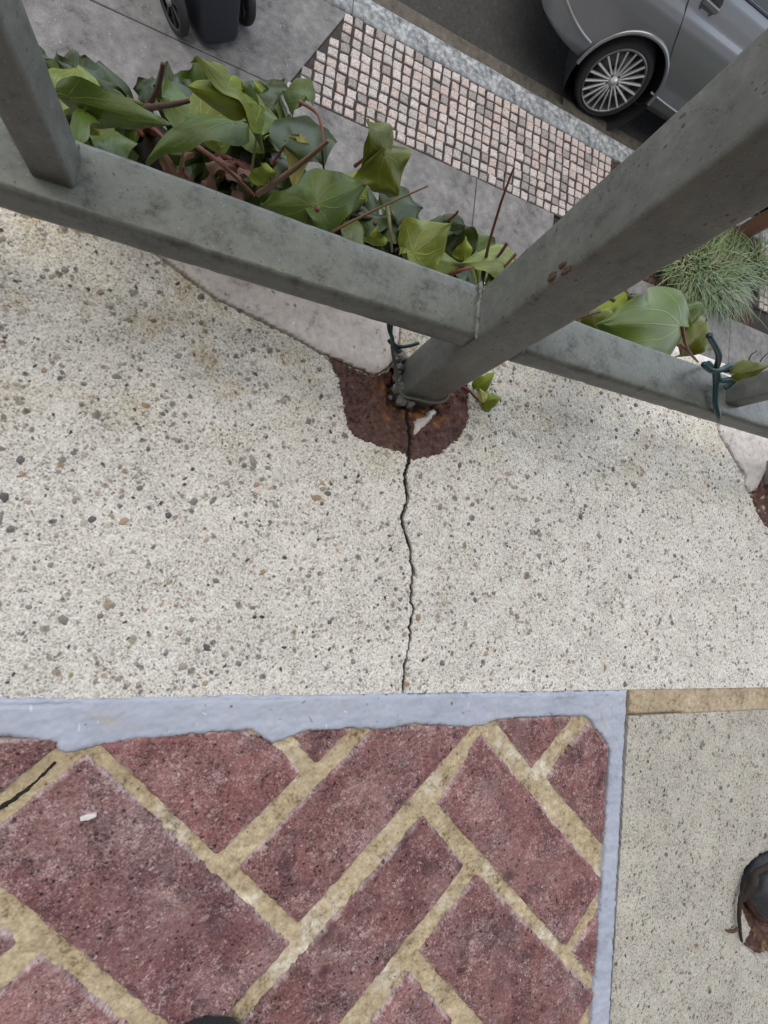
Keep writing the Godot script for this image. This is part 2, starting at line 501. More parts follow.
func materials() -> void:
	var peb := [grey(0.50), grey(0.57, 0.02), grey(0.44), Color(0.66, 0.60, 0.51), grey(0.63, 0.01), Color(0.58, 0.58, 0.54), Color(0.70, 0.65, 0.59), grey(0.38), Color(0.62, 0.53, 0.45), grey(0.52)]
	var fine := [grey(0.60, 0.01), grey(0.52), grey(0.68, 0.01), grey(0.98), grey(0.95, 0.01), grey(0.44), Color(0.75, 0.71, 0.64), grey(0.97)]
	var slab := make_tex(2048, 1024, 3, [Color(0.47, 0.465, 0.455), Color(0.745, 0.74, 0.73), Color(0.85, 0.848, 0.84), Color(0.91, 0.91, 0.905), Color(0.97, 0.97, 0.968)], [[0.6, 1, 0.8], [0.2, 3, 0.35], [0.012, 2, 0.2]], [[36000, 0.8, 1.8, fine, 0.65, 30.0], [7800, 1.4, 4.4, peb, 0.62, 45.0, 1.5, 0.014], [600, 2.2, 6.5, peb, 0.7, 60.0, 1.3, 0.01], [9000, 0.8, 1.7, [grey(0.34), grey(0.40), grey(0.46, 0.02), grey(0.38)], 0.65, -60.0, 1.9, 0.02], [900, 1.2, 3.2, [grey(0.22), grey(0.28)], 0.75, -60.0, 1.9]], false)
	M.slab = mat(slab, Vector3(1.0, 2.0, 1), 0.9, 0.13)
	M.slab.vertex_color_use_as_albedo = true
	M.slab.uv1_offset = Vector3(0.37, 0.55, 0)
	M.slab_dirty = mat(slab, Vector3(1.0, 2.0, 1), 0.9, 0.09, false, Color(0.855, 0.85, 0.835))
	M.slab_dirty.vertex_color_use_as_albedo = true
	# bricks, mortar and rust: the texture is the grain, the colour of the clay comes with the mesh
	var brick := make_tex(1024, 1024, 21, [Color(0.42, 0.39, 0.42), Color(0.70, 0.68, 0.69), Color(0.81, 0.80, 0.80), Color(0.91, 0.91, 0.90), Color(1.0, 1.0, 1.0)], [[0.62, 1, 0.7], [0.12, 4, 0.6], [0.014, 3, 0.5]], [[5200, 0.8, 2.6, [Color(0.34, 0.31, 0.34), Color(0.48, 0.46, 0.48), Color(0.28, 0.27, 0.30)], 0.75, -70.0], [90, 0.9, 1.5, [Color(1, 1, 1)], 0.45, 0.0, 26.0], [4500, 0.8, 2.6, [Color(1, 1, 1), Color(1.0, 0.97, 0.95)], 0.7, 35.0, 2.5], [260, 5.0, 20.0, [Color(0.55, 0.53, 0.57), Color(0.62, 0.58, 0.6)], 0.35, -15.0, 2.0]])
	M.brick = mat(brick, Vector3(2, 2, 1), 0.8, 0.18)
	M.brick.vertex_color_use_as_albedo = true
	# chalky bloom, pale grains and scratches over the clay
	var bloom := make_tex(1024, 1024, 27, [Color(0, 0, 0), Color(0, 0, 0), Color(0.03, 0.03, 0.03), Color(0.14, 0.14, 0.14), Color(0.5, 0.5, 0.5)], [[0.6, 1, 0.9], [0.05, 4, 0.7], [0.012, 3, 0.6]], [[3800, 0.7, 2.0, [grey(0.75), grey(0.5), grey(0.6)], 0.8, 0.0, 2.2], [150, 0.7, 1.2, [grey(0.5), grey(0.35)], 0.6, 0.0, 40.0], [200, 1.5, 5.0, [grey(0.5)], 0.5, 0.0, 2.0, 0.02]])
	var chalky := Image.create(4, 4, false, Image.FORMAT_RGB8)
	chalky.fill(Color(0.80, 0.71, 0.71))
	M.brick.detail_enabled = true
	M.brick.detail_blend_mode = BaseMaterial3D.BLEND_MODE_MIX
	M.brick.detail_mask = bloom[0]
	M.brick.detail_albedo = ImageTexture.create_from_image(chalky)
	M.brick.detail_uv_layer = BaseMaterial3D.DETAIL_UV_1
	var sand := make_tex(512, 512, 33, [Color(0.50, 0.46, 0.40), Color(0.77, 0.75, 0.72), Color(0.87, 0.86, 0.84), Color(0.99, 0.99, 0.98)], [[0.5, 1, 0.42], [0.06, 4, 0.6], [0.012, 2, 0.4]], [[900, 0.8, 2.2, [Color(0.6, 0.55, 0.48), Color(1.0, 1.0, 0.98), Color(0.7, 0.64, 0.55)], 0.6, 30.0], [40, 0.8, 1.8, [grey(0.15)], 0.8, -40.0]])
	M.mortar = mat(sand, Vector3(3.4, 3.4, 1), 0.92, 0.16)
	M.mortar.vertex_color_use_as_albedo = true
	var seal := make_tex(1024, 256, 41, [Color(0.58, 0.61, 0.67), Color(0.655, 0.69, 0.765), Color(0.69, 0.72, 0.79), Color(0.735, 0.76, 0.815)], [[0.4, 1, 0.12], [0.03, 4, 0.5], [0.008, 3, 0.5]], [[90, 0.8, 2.0, [Color(0.45, 0.42, 0.4), grey(0.3), Color(0.6, 0.55, 0.48)], 0.7, -30.0], [60, 3.0, 12.0, [Color(0.72, 0.73, 0.77), Color(0.66, 0.67, 0.71), Color(0.75, 0.73, 0.70)], 0.3, 8.0, 3.0], [160, 0.7, 1.8, [Color(0.50, 0.47, 0.44), Color(0.85, 0.86, 0.9)], 0.6, 20.0, 4.0]])
	M.seal = mat(seal, Vector3(1.6, 6.4, 1), 0.5, 0.1)
	M.seal.vertex_color_use_as_albedo = true
	var paint_ramp := [Color(0.30, 0.30, 0.285), Color(0.41, 0.416, 0.398), Color(0.45, 0.457, 0.438), Color(0.505, 0.51, 0.49)]
	var paint := make_tex(1024, 1024, 53, paint_ramp, [[0.4, 1, 0.22], [0.03, 4, 0.6], [0.007, 3, 0.55]], [[5200, 0.8, 2.2, [grey(0.24), grey(0.30), grey(0.33, 0.01)], 0.6, -35.0, 1.8], [1500, 0.7, 1.7, [grey(0.66), Color(0.62, 0.60, 0.55)], 0.6, 50.0, 1.6], [260, 1.5, 6.0, [grey(0.20), Color(0.22, 0.2, 0.18)], 0.5, -22.0, 1.6, 0.01], [8, 3.0, 7.0, [Color(0.47, 0.36, 0.22)], 0.6, -20.0, 1.5]])
	M.paint = mat(paint, Vector3(4.2, 4.2, 4.2), 0.42, 0.07, true)
	M.paint_rail = mat(make_tex(1024, 1024, 57, [Color(0.20, 0.20, 0.19), Color(0.33, 0.338, 0.33), Color(0.392, 0.412, 0.396), Color(0.415, 0.434, 0.418), Color(0.45, 0.467, 0.45)], [[0.4, 1, 0.2], [0.05, 4, 0.45], [0.010, 3, 0.75]], [[3200, 0.8, 2.4, [grey(0.2), grey(0.26), grey(0.3)], 0.6, -35.0, 1.8], [900, 0.7, 1.7, [grey(0.72), Color(0.66, 0.64, 0.58)], 0.6, 50.0, 1.6]]), Vector3(4.2, 4.2, 4.2), 0.33, 0.09, true)
	var rust := make_tex(512, 512, 61, [Color(0.36, 0.33, 0.34), Color(0.60, 0.58, 0.58), Color(0.72, 0.71, 0.70), Color(0.92, 0.9, 0.88)], [[0.45, 1, 0.5], [0.06, 4, 0.8], [0.015, 3, 0.5]], [[420, 0.8, 2.8, [Color(1.0, 0.97, 0.93), Color(0.95, 0.8, 0.65), Color(1, 1, 1)], 0.7, 60.0], [300, 1.0, 4.0, [Color(0.3, 0.27, 0.28)], 0.6, -50.0]])
	M.rust = mat(rust, Vector3(5, 5, 1), 0.85, 0.16)
	M.rust.vertex_color_use_as_albedo = true
	var patch := make_tex(512, 512, 71, [Color(0.60, 0.575, 0.565), Color(0.80, 0.78, 0.775), Color(0.85, 0.835, 0.83), Color(0.92, 0.91, 0.905)], [[0.45, 1, 0.3], [0.05, 4, 0.6], [0.015, 2, 0.4]], [[500, 0.8, 3.0, [grey(0.5, 0.02), grey(0.86), Color(0.62, 0.54, 0.46), grey(0.38)], 0.6, 30.0]])
	M.patch = mat(patch, Vector3(4, 4, 1), 0.92, 0.12)
	M.patch.vertex_color_use_as_albedo = true
	var walk := make_tex(1024, 1024, 83, [Color(0.26, 0.26, 0.26), Color(0.39, 0.39, 0.397), Color(0.44, 0.44, 0.45), Color(0.52, 0.52, 0.525)], [[0.4, 1, 0.35], [0.02, 4, 0.6], [0.006, 3, 0.6]], [[3500, 0.8, 2.2, [grey(0.7), grey(0.34), grey(0.62, 0.02), grey(0.3)], 0.5, 15.0], [60, 3.0, 9.0, [grey(0.36)], 0.35, 0.0, 3.0]])
	M.walk = mat(walk, Vector3(0.6, 0.6, 0.6), 0.92, 0.2, true)
	M.gutter = mat(walk, Vector3(0.7, 0.7, 0.7), 0.92, 0.2, true, Color(0.76, 0.73, 0.67))
	M.kerb = mat(make_tex(512, 512, 88, [Color(0.28, 0.29, 0.31), Color(0.42, 0.44, 0.46), Color(0.545, 0.565, 0.59), Color(0.67, 0.685, 0.70)], [[0.4, 1, 0.3], [0.03, 4, 0.9], [0.01, 3, 0.6]], [[700, 0.8, 4.0, [grey(0.4), grey(0.78), grey(0.48)], 0.6, 20.0, 2.0]]), Vector3(1.3, 1.3, 1.3), 0.9, 0.2, true)
	M.road = mat(make_tex(512, 512, 91, [grey(0.13), grey(0.185), grey(0.21), grey(0.28)], [[0.5, 1, 0.5], [0.04, 3, 0.5], [0.01, 2, 0.3]], [[900, 0.8, 2.0, [grey(0.38), grey(0.14), grey(0.32)], 0.6, 30.0]]), Vector3(0.9, 0.9, 0.9), 0.95, 0.4, true)
	var gran := make_tex(512, 512, 97, [Color(0.40, 0.375, 0.37), Color(0.68, 0.655, 0.65), Color(0.80, 0.78, 0.775), Color(0.90, 0.885, 0.88)], [[0.5, 1, 0.35], [0.05, 4, 0.8], [0.02, 2, 0.3]], [[700, 1.0, 4.0, [Color(0.3, 0.26, 0.26), Color(0.38, 0.33, 0.32)], 0.75, -60.0, 3.0], [500, 1.0, 4.0, [Color(0.9, 0.86, 0.84), Color(0.86, 0.80, 0.77)], 0.6, 30.0]])
	M.setts = []
	for c in [Color(0.86, 0.86, 0.865), Color(0.87, 0.845, 0.84), Color(0.80, 0.80, 0.805), Color(0.69, 0.69, 0.695), Color(0.90, 0.895, 0.90), Color(0.86, 0.82, 0.81)]:
		M.setts.append(mat(gran, Vector3(3.1, 3.1, 3.1), 0.85, 0.3, true, c))
	M.bed = mat(walk, Vector3(2.0, 2.0, 2.0), 0.95, 0.4, true, Color(0.56, 0.52, 0.51))
	M.soil = mat(make_tex(256, 256, 99, [Color(0.12, 0.09, 0.08), Color(0.2, 0.16, 0.145), Color(0.27, 0.22, 0.2), Color(0.36, 0.31, 0.28)], [[0.4, 1, 0.5], [0.06, 4, 0.9]], [[250, 1.0, 3.5, [Color(0.4, 0.34, 0.28), Color(0.1, 0.08, 0.07), Color(0.5, 0.45, 0.4)], 0.7, 50.0, 3.0]]), Vector3(1.6, 1.6, 1.6), 1.0, 2.0, true)
	M.white = mat(patch, Vector3(3, 3, 3), 0.7, 0.05, true, Color(1.0, 1.0, 1.0))
	M.stucco = mat(patch, Vector3(3, 3, 3), 0.9, 0.0, true, Color(0.50, 0.46, 0.42))
	M.tan_rust = plain(Color(0.095, 0.062, 0.036), 0.95)
	M.wire = plain(Color(0.012, 0.05, 0.055), 0.35)
	M.wire_grey = plain(Color(0.11, 0.12, 0.115), 0.5)
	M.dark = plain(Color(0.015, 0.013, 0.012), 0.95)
	M.lead = mat(patch, Vector3(8, 8, 8), 0.35, 0.2, true, Color(0.30, 0.315, 0.33))
	M.rust_dark = mat(rust, Vector3(9, 9, 9), 0.85, 0.3, true, Color(0.42, 0.30, 0.27))
	M.lumps = mat(patch, Vector3(9, 9, 9), 0.9, 0.3, true, Color(0.62, 0.64, 0.63))
	M.bark = plain(Color(0.10, 0.05, 0.032), 0.85)
	M.twigs = {"bark": plain(Color(0.075, 0.036, 0.024), 0.8), "tan": plain(Color(0.17, 0.105, 0.06), 0.75), "red": plain(Color(0.15, 0.045, 0.03), 0.6), "dark": plain(Color(0.022, 0.014, 0.012), 0.8), "green": plain(Color(0.14, 0.14, 0.055), 0.6)}

func terrace() -> void:
	var slab := thing("concrete_slab", "pale exposed aggregate concrete slab split by a long thin crack below the railing post", "concrete slab", Vector3.ZERO, "", "structure")
	put("slab_half", grid(480, 250, func(u: float, t: float):
		var z := lerpf(-0.250, 0.1172, t)
		var e := crack_x(z) - crack_w(z)
		var x := lerpf(-0.6, e, 1.0 - pow(1.0 - u, 1.25))
		return Vector3(x, slab_y(x, z) - 0.0010 * smoothstep(0.0016, 0.0, e - x), z), 0.05, null, slab_col), M.slab, slab)
	put("slab_half", grid(520, 250, func(u: float, t: float):
		var z := lerpf(-0.250, 0.1172, t)
		var e := crack_x(z) + crack_w(z)
		var x := lerpf(e, 1.2, pow(u, 1.35))
		return Vector3(x, slab_y(x, z) - 0.0010 * smoothstep(0.0016, 0.0, x - e), z), 0.05, null, slab_col), M.slab, slab)
	put("slab_core", block(rect(-0.6, -0.245, 1.2, 0.995), -0.09, -0.034, 0.002), M.dark, slab)
	# dark tube in the crack, stands in for the shade between its walls
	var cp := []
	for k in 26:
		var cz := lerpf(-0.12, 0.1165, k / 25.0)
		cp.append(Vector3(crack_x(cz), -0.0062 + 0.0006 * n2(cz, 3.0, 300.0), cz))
	put("crack_shade", tube(cp, 0.0026, 0.0022, 6, 5, 0.3), M.dark, slab)
	# pebbles that stand out of the cement
	var pm := []
	for k in 3:
		pm.append(lump(Vector3.ZERO, Vector3.ONE, 0.55, 10))
	var mm := MultiMesh.new()
	mm.transform_format = MultiMesh.TRANSFORM_3D
	mm.use_colors = true
	mm.mesh = pm[0]
	var pts := []
	for k in 4200:
		var x := rng.randf_range(-0.45, 0.95); var z := rng.randf_range(-0.25, 0.112)
		if rng.randf() < 0.3: z = rng.randf_range(-0.2, 0.0)
		if Geometry2D.is_point_in_polygon(Vector2(x, z), rust_a) or Geometry2D.is_point_in_polygon(Vector2(x, z), patch_a) or Geometry2D.is_point_in_polygon(Vector2(x, z), patch_b): continue
		if absf(x - crack_x(z)) < 0.005: continue
		if n2(x, z, 26.0) < 0.05 and rng.randf() < 0.75: continue
		pts.append(Vector2(x, z))
	mm.instance_count = pts.size()
	var cols := [Color(0.17, 0.165, 0.16), Color(0.26, 0.25, 0.235), Color(0.33, 0.30, 0.26), Color(0.40, 0.36, 0.30), Color(0.10, 0.10, 0.105), Color(0.38, 0.37, 0.35), Color(0.36, 0.27, 0.2), Color(0.30, 0.235, 0.17), Color(0.34, 0.28, 0.20), Color(0.20, 0.20, 0.19), Color(0.5, 0.48, 0.45), Color(0.22, 0.22, 0.22), Color(0.14, 0.14, 0.15)]
	for k in pts.size():
		var r := lerpf(0.0007, 0.0029, pow(rng.randf(), 3.0))
		var b := Basis.from_euler(Vector3(rng.randf_range(-0.3, 0.3), rng.randf() * TAU, rng.randf_range(-0.3, 0.3))).scaled_local(Vector3(r * rng.randf_range(0.9, 1.5), r * 0.7, r))
		mm.set_instance_transform(k, Transform3D(b, Vector3(pts[k].x, slab_y(pts[k].x, pts[k].y) - r * 0.35, pts[k].y)))
		mm.set_instance_color(k, cols[rng.randi() % cols.size()] * rng.randf_range(0.85, 1.15))
	var mi := MultiMeshInstance3D.new()
	mi.name = "pebbles"
	mi.multimesh = mm
	var pmat := plain(Color.WHITE, 0.8)
	pmat.vertex_color_use_as_albedo = true
	mi.material_override = pmat
	tag(mi, "", "", "", "stuff")
	slab.add_child(mi)
	# the other slab, past the tan joint
	var slab2 := thing("concrete_slab", "greyer stained aggregate concrete slab right of the bricks, holding the cut post stump", "concrete slab", Vector3.ZERO, "", "structure")
	var hole := PackedVector2Array([Vector2(0.596, 0.336), Vector2(0.602, 0.318), Vector2(0.63, 0.306), Vector2(0.71, 0.30), Vector2(0.72, 0.43), Vector2(0.64, 0.425), Vector2(0.606, 0.402), Vector2(0.618, 0.386), Vector2(0.597, 0.356)])
	put("slab_surface", grid(420, 330, func(u: float, t: float):
		var x := lerpf(0.4086, 1.2, pow(u, 1.2)); var z := lerpf(0.1435, 0.8, t)
		var y := 0.0005 * n2(x, z, 45.0) + 0.0006 * n2(x + 5, z, 160.0)
		if x > 0.57 and x < 0.74 and z > 0.28 and z < 0.45: y -= 0.012 * smoothstep(0.0, 0.004, psd(hole, Vector2(x, z)) + 0.002 * n2(x, z, 120.0))
		return Vector3(x, y, z), 0.05, null, func(p: Vector3):
			var g := 0.90 + 0.1 * n2(p.x, p.z, 7.0) + 0.07 * n2(p.x, p.z, 25.0)
			return Color(g, g * 0.985, g * 0.95)), M.slab_dirty, slab2)
	tag(put("rust_patch", relief(hole, 0.0022, func(x: float, z: float, s: float): return -0.007 + 0.004 * n2(x, z, 60.0) + 0.002 * n2(x, z, 200.0), 0.01, 0.0, 60.0, func(x: float, z: float, s: float):
		var o := smoothstep(0.1, 0.5, n2(x, z, 40.0))
		return Color(0.20, 0.115, 0.105).lerp(Color(0.5, 0.33, 0.2), o)), M.rust, slab2), "dark brown rust filling the broken hole around the stump")
	var joint := PackedVector2Array([Vector2(0.4086, 0.1168), Vector2(1.2, 0.1168), Vector2(1.2, 0.147), Vector2(0.4086, 0.1440)])
	tag(put("mortar_joint", relief(joint, 0.0025, func(x: float, z: float, s: float): return -0.0012 + 0.0006 * n2(x, z, 50.0) + 0.0004 * n2(x, z, 200.0), 0.006, 0.0, 60.0, func(x: float, z: float, s: float):
		var g := 1.0 + 0.1 * n2(x, z, 18.0)
		return Color(0.64 * g, 0.55 * g, 0.43 * g)), M.mortar), "straight tan mortar joint between the two concrete slabs right of the blue strip", "mortar joint", "", "structure")
	tag(put("mortar_patch", relief(patch_a, 0.0014, func(x: float, z: float, s: float): return 0.0006 - 0.0012 * smoothstep(0.004, 0.0, s) + 0.0008 * n2(x, z, 50.0) + 0.0006 * n2(x, z, 190.0), 0.012, 0.0005, 160.0, func(x: float, z: float, s: float):
		var g := 1.0 + 0.08 * n2(x, z, 30.0)
		return Color(g, g * 0.985, g * 0.985)), M.patch), "smooth lilac grey mortar repair with a thin cracked edge left of the post", "mortar patch", "", "structure")
	tag(put("mortar_patch", relief(patch_b, 0.0022, func(x: float, z: float, s: float): return 0.0006 - 0.0012 * smoothstep(0.004, 0.0, s) + 0.0008 * n2(x, z, 50.0) + 0.0006 * n2(x, z, 190.0), 0.012, 0.0005, 160.0, func(x: float, z: float, s: float): return Color(0.9, 0.89, 0.88)), M.patch), "lilac grey mortar repair at the right frame edge under the rail", "mortar patch", "", "structure")
	# the rust round the post, split by the crack
	var rc := func(x: float, z: float, s: float):
		var d := Vector2(maxf(absf(x - 0.139) - 0.016, 0), maxf(absf(z + 0.141) - 0.016, 0)).length()
		var o := smoothstep(0.030, 0.006, d + 0.012 * n2(x, z, 70.0)) * smoothstep(-0.25, 0.35, n2(x + 2, z, 55.0))
		var fl := smoothstep(0.55, 0.7, n2(x, z, 330.0)) * 0.5
		return Color(0.25, 0.148, 0.134).lerp(Color(0.50, 0.235, 0.075), o * 0.9).lerp(Color(0.8, 0.72, 0.66), fl)
	var ry := func(x: float, z: float, s: float):
		var d := Vector2(maxf(absf(x - 0.139) - 0.016, 0), maxf(absf(z + 0.141) - 0.016, 0)).length()
		return -0.0016 - 0.005 * smoothstep(0.022, 0.0, d + 0.008 * n2(x, z, 60.0)) - 0.006 * smoothstep(0.009, 0.003, d + 0.006 * n2(x + 4, z, 75.0)) + 0.0016 * n2(x, z, 45.0) + 0.0018 * n2(x, z, 150.0)
	var rust := thing("rust_patch", "purple brown rusted compound around the foot of the crossing railing post", "rust", Vector3.ZERO, "", "structure")
	var cl := PackedVector2Array(); var crr := PackedVector2Array()
	for k in 14:
		var z := lerpf(-0.125, -0.068, k / 13.0)
		cl.append(Vector2(crack_x(z) - 0.0009, z)); crr.append(Vector2(crack_x(z) + 0.0009, z))
	cl.append_array([Vector2(0.0, -0.068), Vector2(0.0, -0.2), Vector2(0.134, -0.2)])
	crr.append_array([Vector2(0.3, -0.068), Vector2(0.3, -0.2), Vector2(0.135, -0.2)])
	for half in [cl, crr]:
		for p in Geometry2D.intersect_polygons(Geometry2D.offset_polygon(rust_a, 0.003)[0], half):
			put("rust_half", relief(p, 0.0011, ry, 0.006, 0.0002, 200.0, rc), M.rust, rust)
	var fleck := PackedVector2Array([Vector2(0.1395, -0.1080), Vector2(0.1395, -0.0995), Vector2(0.1400, -0.0955), Vector2(0.1440, -0.0975), Vector2(0.1485, -0.1035), Vector2(0.1555, -0.1115), Vector2(0.1605, -0.1215), Vector2(0.1565, -0.1225), Vector2(0.1505, -0.1155), Vector2(0.1445, -0.1125)])
	tag(put("cement_fleck", relief(fleck, 0.0009, func(x: float, z: float, s: float): return -0.0022 + minf(s, 0.003) * 0.9 + 0.0016 * n2(x, z, 160.0), 0.006, 0.0016, 220.0, func(x: float, z: float, s: float): return Color(1.0, 1.0, 0.98)), M.patch, rust), "pale grey cement showing through the rust in front of the post")
	tag(put("rust_patch", relief(rust_b, 0.0016, func(x: float, z: float, s: float): return -0.0016 + 0.0014 * n2(x, z, 45.0) + 0.0012 * n2(x, z, 150.0), 0.006, 0.001, 130.0, func(x: float, z: float, s: float): return Color(0.25, 0.125, 0.105).lerp(Color(0.9, 0.82, 0.75), smoothstep(0.25, 0.5, n2(x, z, 70.0)))), M.rust), "small rusty hole at the right frame edge below the rail", "rust", "", "structure")
	# outer edge of the wall
	var wall := thing("retaining_wall", "white painted wall edge behind the railing, mostly hidden by ivy", "wall", Vector3(0.3, -2.4, -0.2))
	put("wall_face", block(rect(-6, -0.248, 9, -0.1), -2.6, -0.075, 0.004), M.white, wall)
	put("coping", bar(Vector3(-6, -0.028, -0.2565), Vector3(9, -0.028, -0.2565), Vector3(0, 0, 1), 0.012, 0.05, 0.004), M.white, wall)
	# blue sealant strip
	var seal := PackedVector2Array([Vector2(-0.6, 0.1152), Vector2(-0.1117, 0.1155), Vector2(0.15, 0.1167), Vector2(0.4037, 0.1172), Vector2(0.4078, 0.45), Vector2(0.41, 0.8), Vector2(0.382, 0.8), Vector2(0.383, 0.425), Vector2(0.3858, 0.2972), Vector2(0.3848, 0.176), Vector2(0.378, 0.166), Vector2(0.358, 0.1485), Vector2(0.352, 0.1425), Vector2(0.3368, 0.1412), Vector2(0.2485, 0.1418), Vector2(0.236, 0.1465), Vector2(0.2208, 0.1471), Vector2(0.1678, 0.1425), Vector2(0.1415, 0.1455), Vector2(0.1129, 0.1438), Vector2(0.080, 0.1440), Vector2(0.068, 0.1475), Vector2(0.0546, 0.1515), Vector2(0.047, 0.148), Vector2(0.0375, 0.1413), Vector2(-0.0083, 0.1433), Vector2(-0.0439, 0.1457), Vector2(-0.0657, 0.1491), Vector2(-0.073, 0.1515), Vector2(-0.0785, 0.149), Vector2(-0.0798, 0.1438), Vector2(-0.1083, 0.1394), Vector2(-0.6, 0.139)])
	tag(put("sealant_strip", relief(seal, 0.0011, func(x: float, z: float, s: float):
		return 0.0014 - 0.0016 * smoothstep(0.003, 0.0, s) + 0.0007 * n2(x * 0.35, z, 55.0) + 0.0004 * n2(x, z, 150.0) - 0.0009 * smoothstep(0.0011, 0.0002, absf(z - 0.1195 - 0.0016 * n2(x, 2.0, 22.0) - 0.0005 * n2(x, 5.0, 120.0))) * smoothstep(-0.1, 0.1, n2(x, 7.0, 9.0)), 0.008, 0.0013, 70.0, func(x: float, z: float, s: float):
		var g := 0.96 + 0.05 * n2(x, z, 25.0)
		var d := smoothstep(0.0035, 0.0006, s + 0.0015 * n2(x, z, 60.0)) * smoothstep(-0.1, 0.4, n2(x + 2, z, 30.0))
		d = maxf(d, 0.5 * smoothstep(0.35, 0.7, n2(x, z + 1, 34.0) + 0.3 * n2(x, z, 150.0)))
		return Color(g, g, g).lerp(Color(0.66, 0.62, 0.55), d * 0.6)), M.seal), "L-shaped pale blue sealant strip framing two sides of the brick paving", "sealant strip", "", "structure")
	bricks(seal)

func uvp(q: Array) -> PackedVector2Array:
	var out := PackedVector2Array()
	for k in range(0, q.size(), 2):
		var u: float = q[k] / 1000.0; var w: float = q[k + 1] / 1000.0
		out.append(Vector2((u + w) * 0.70711, (u - w) * 0.70711))
	return out

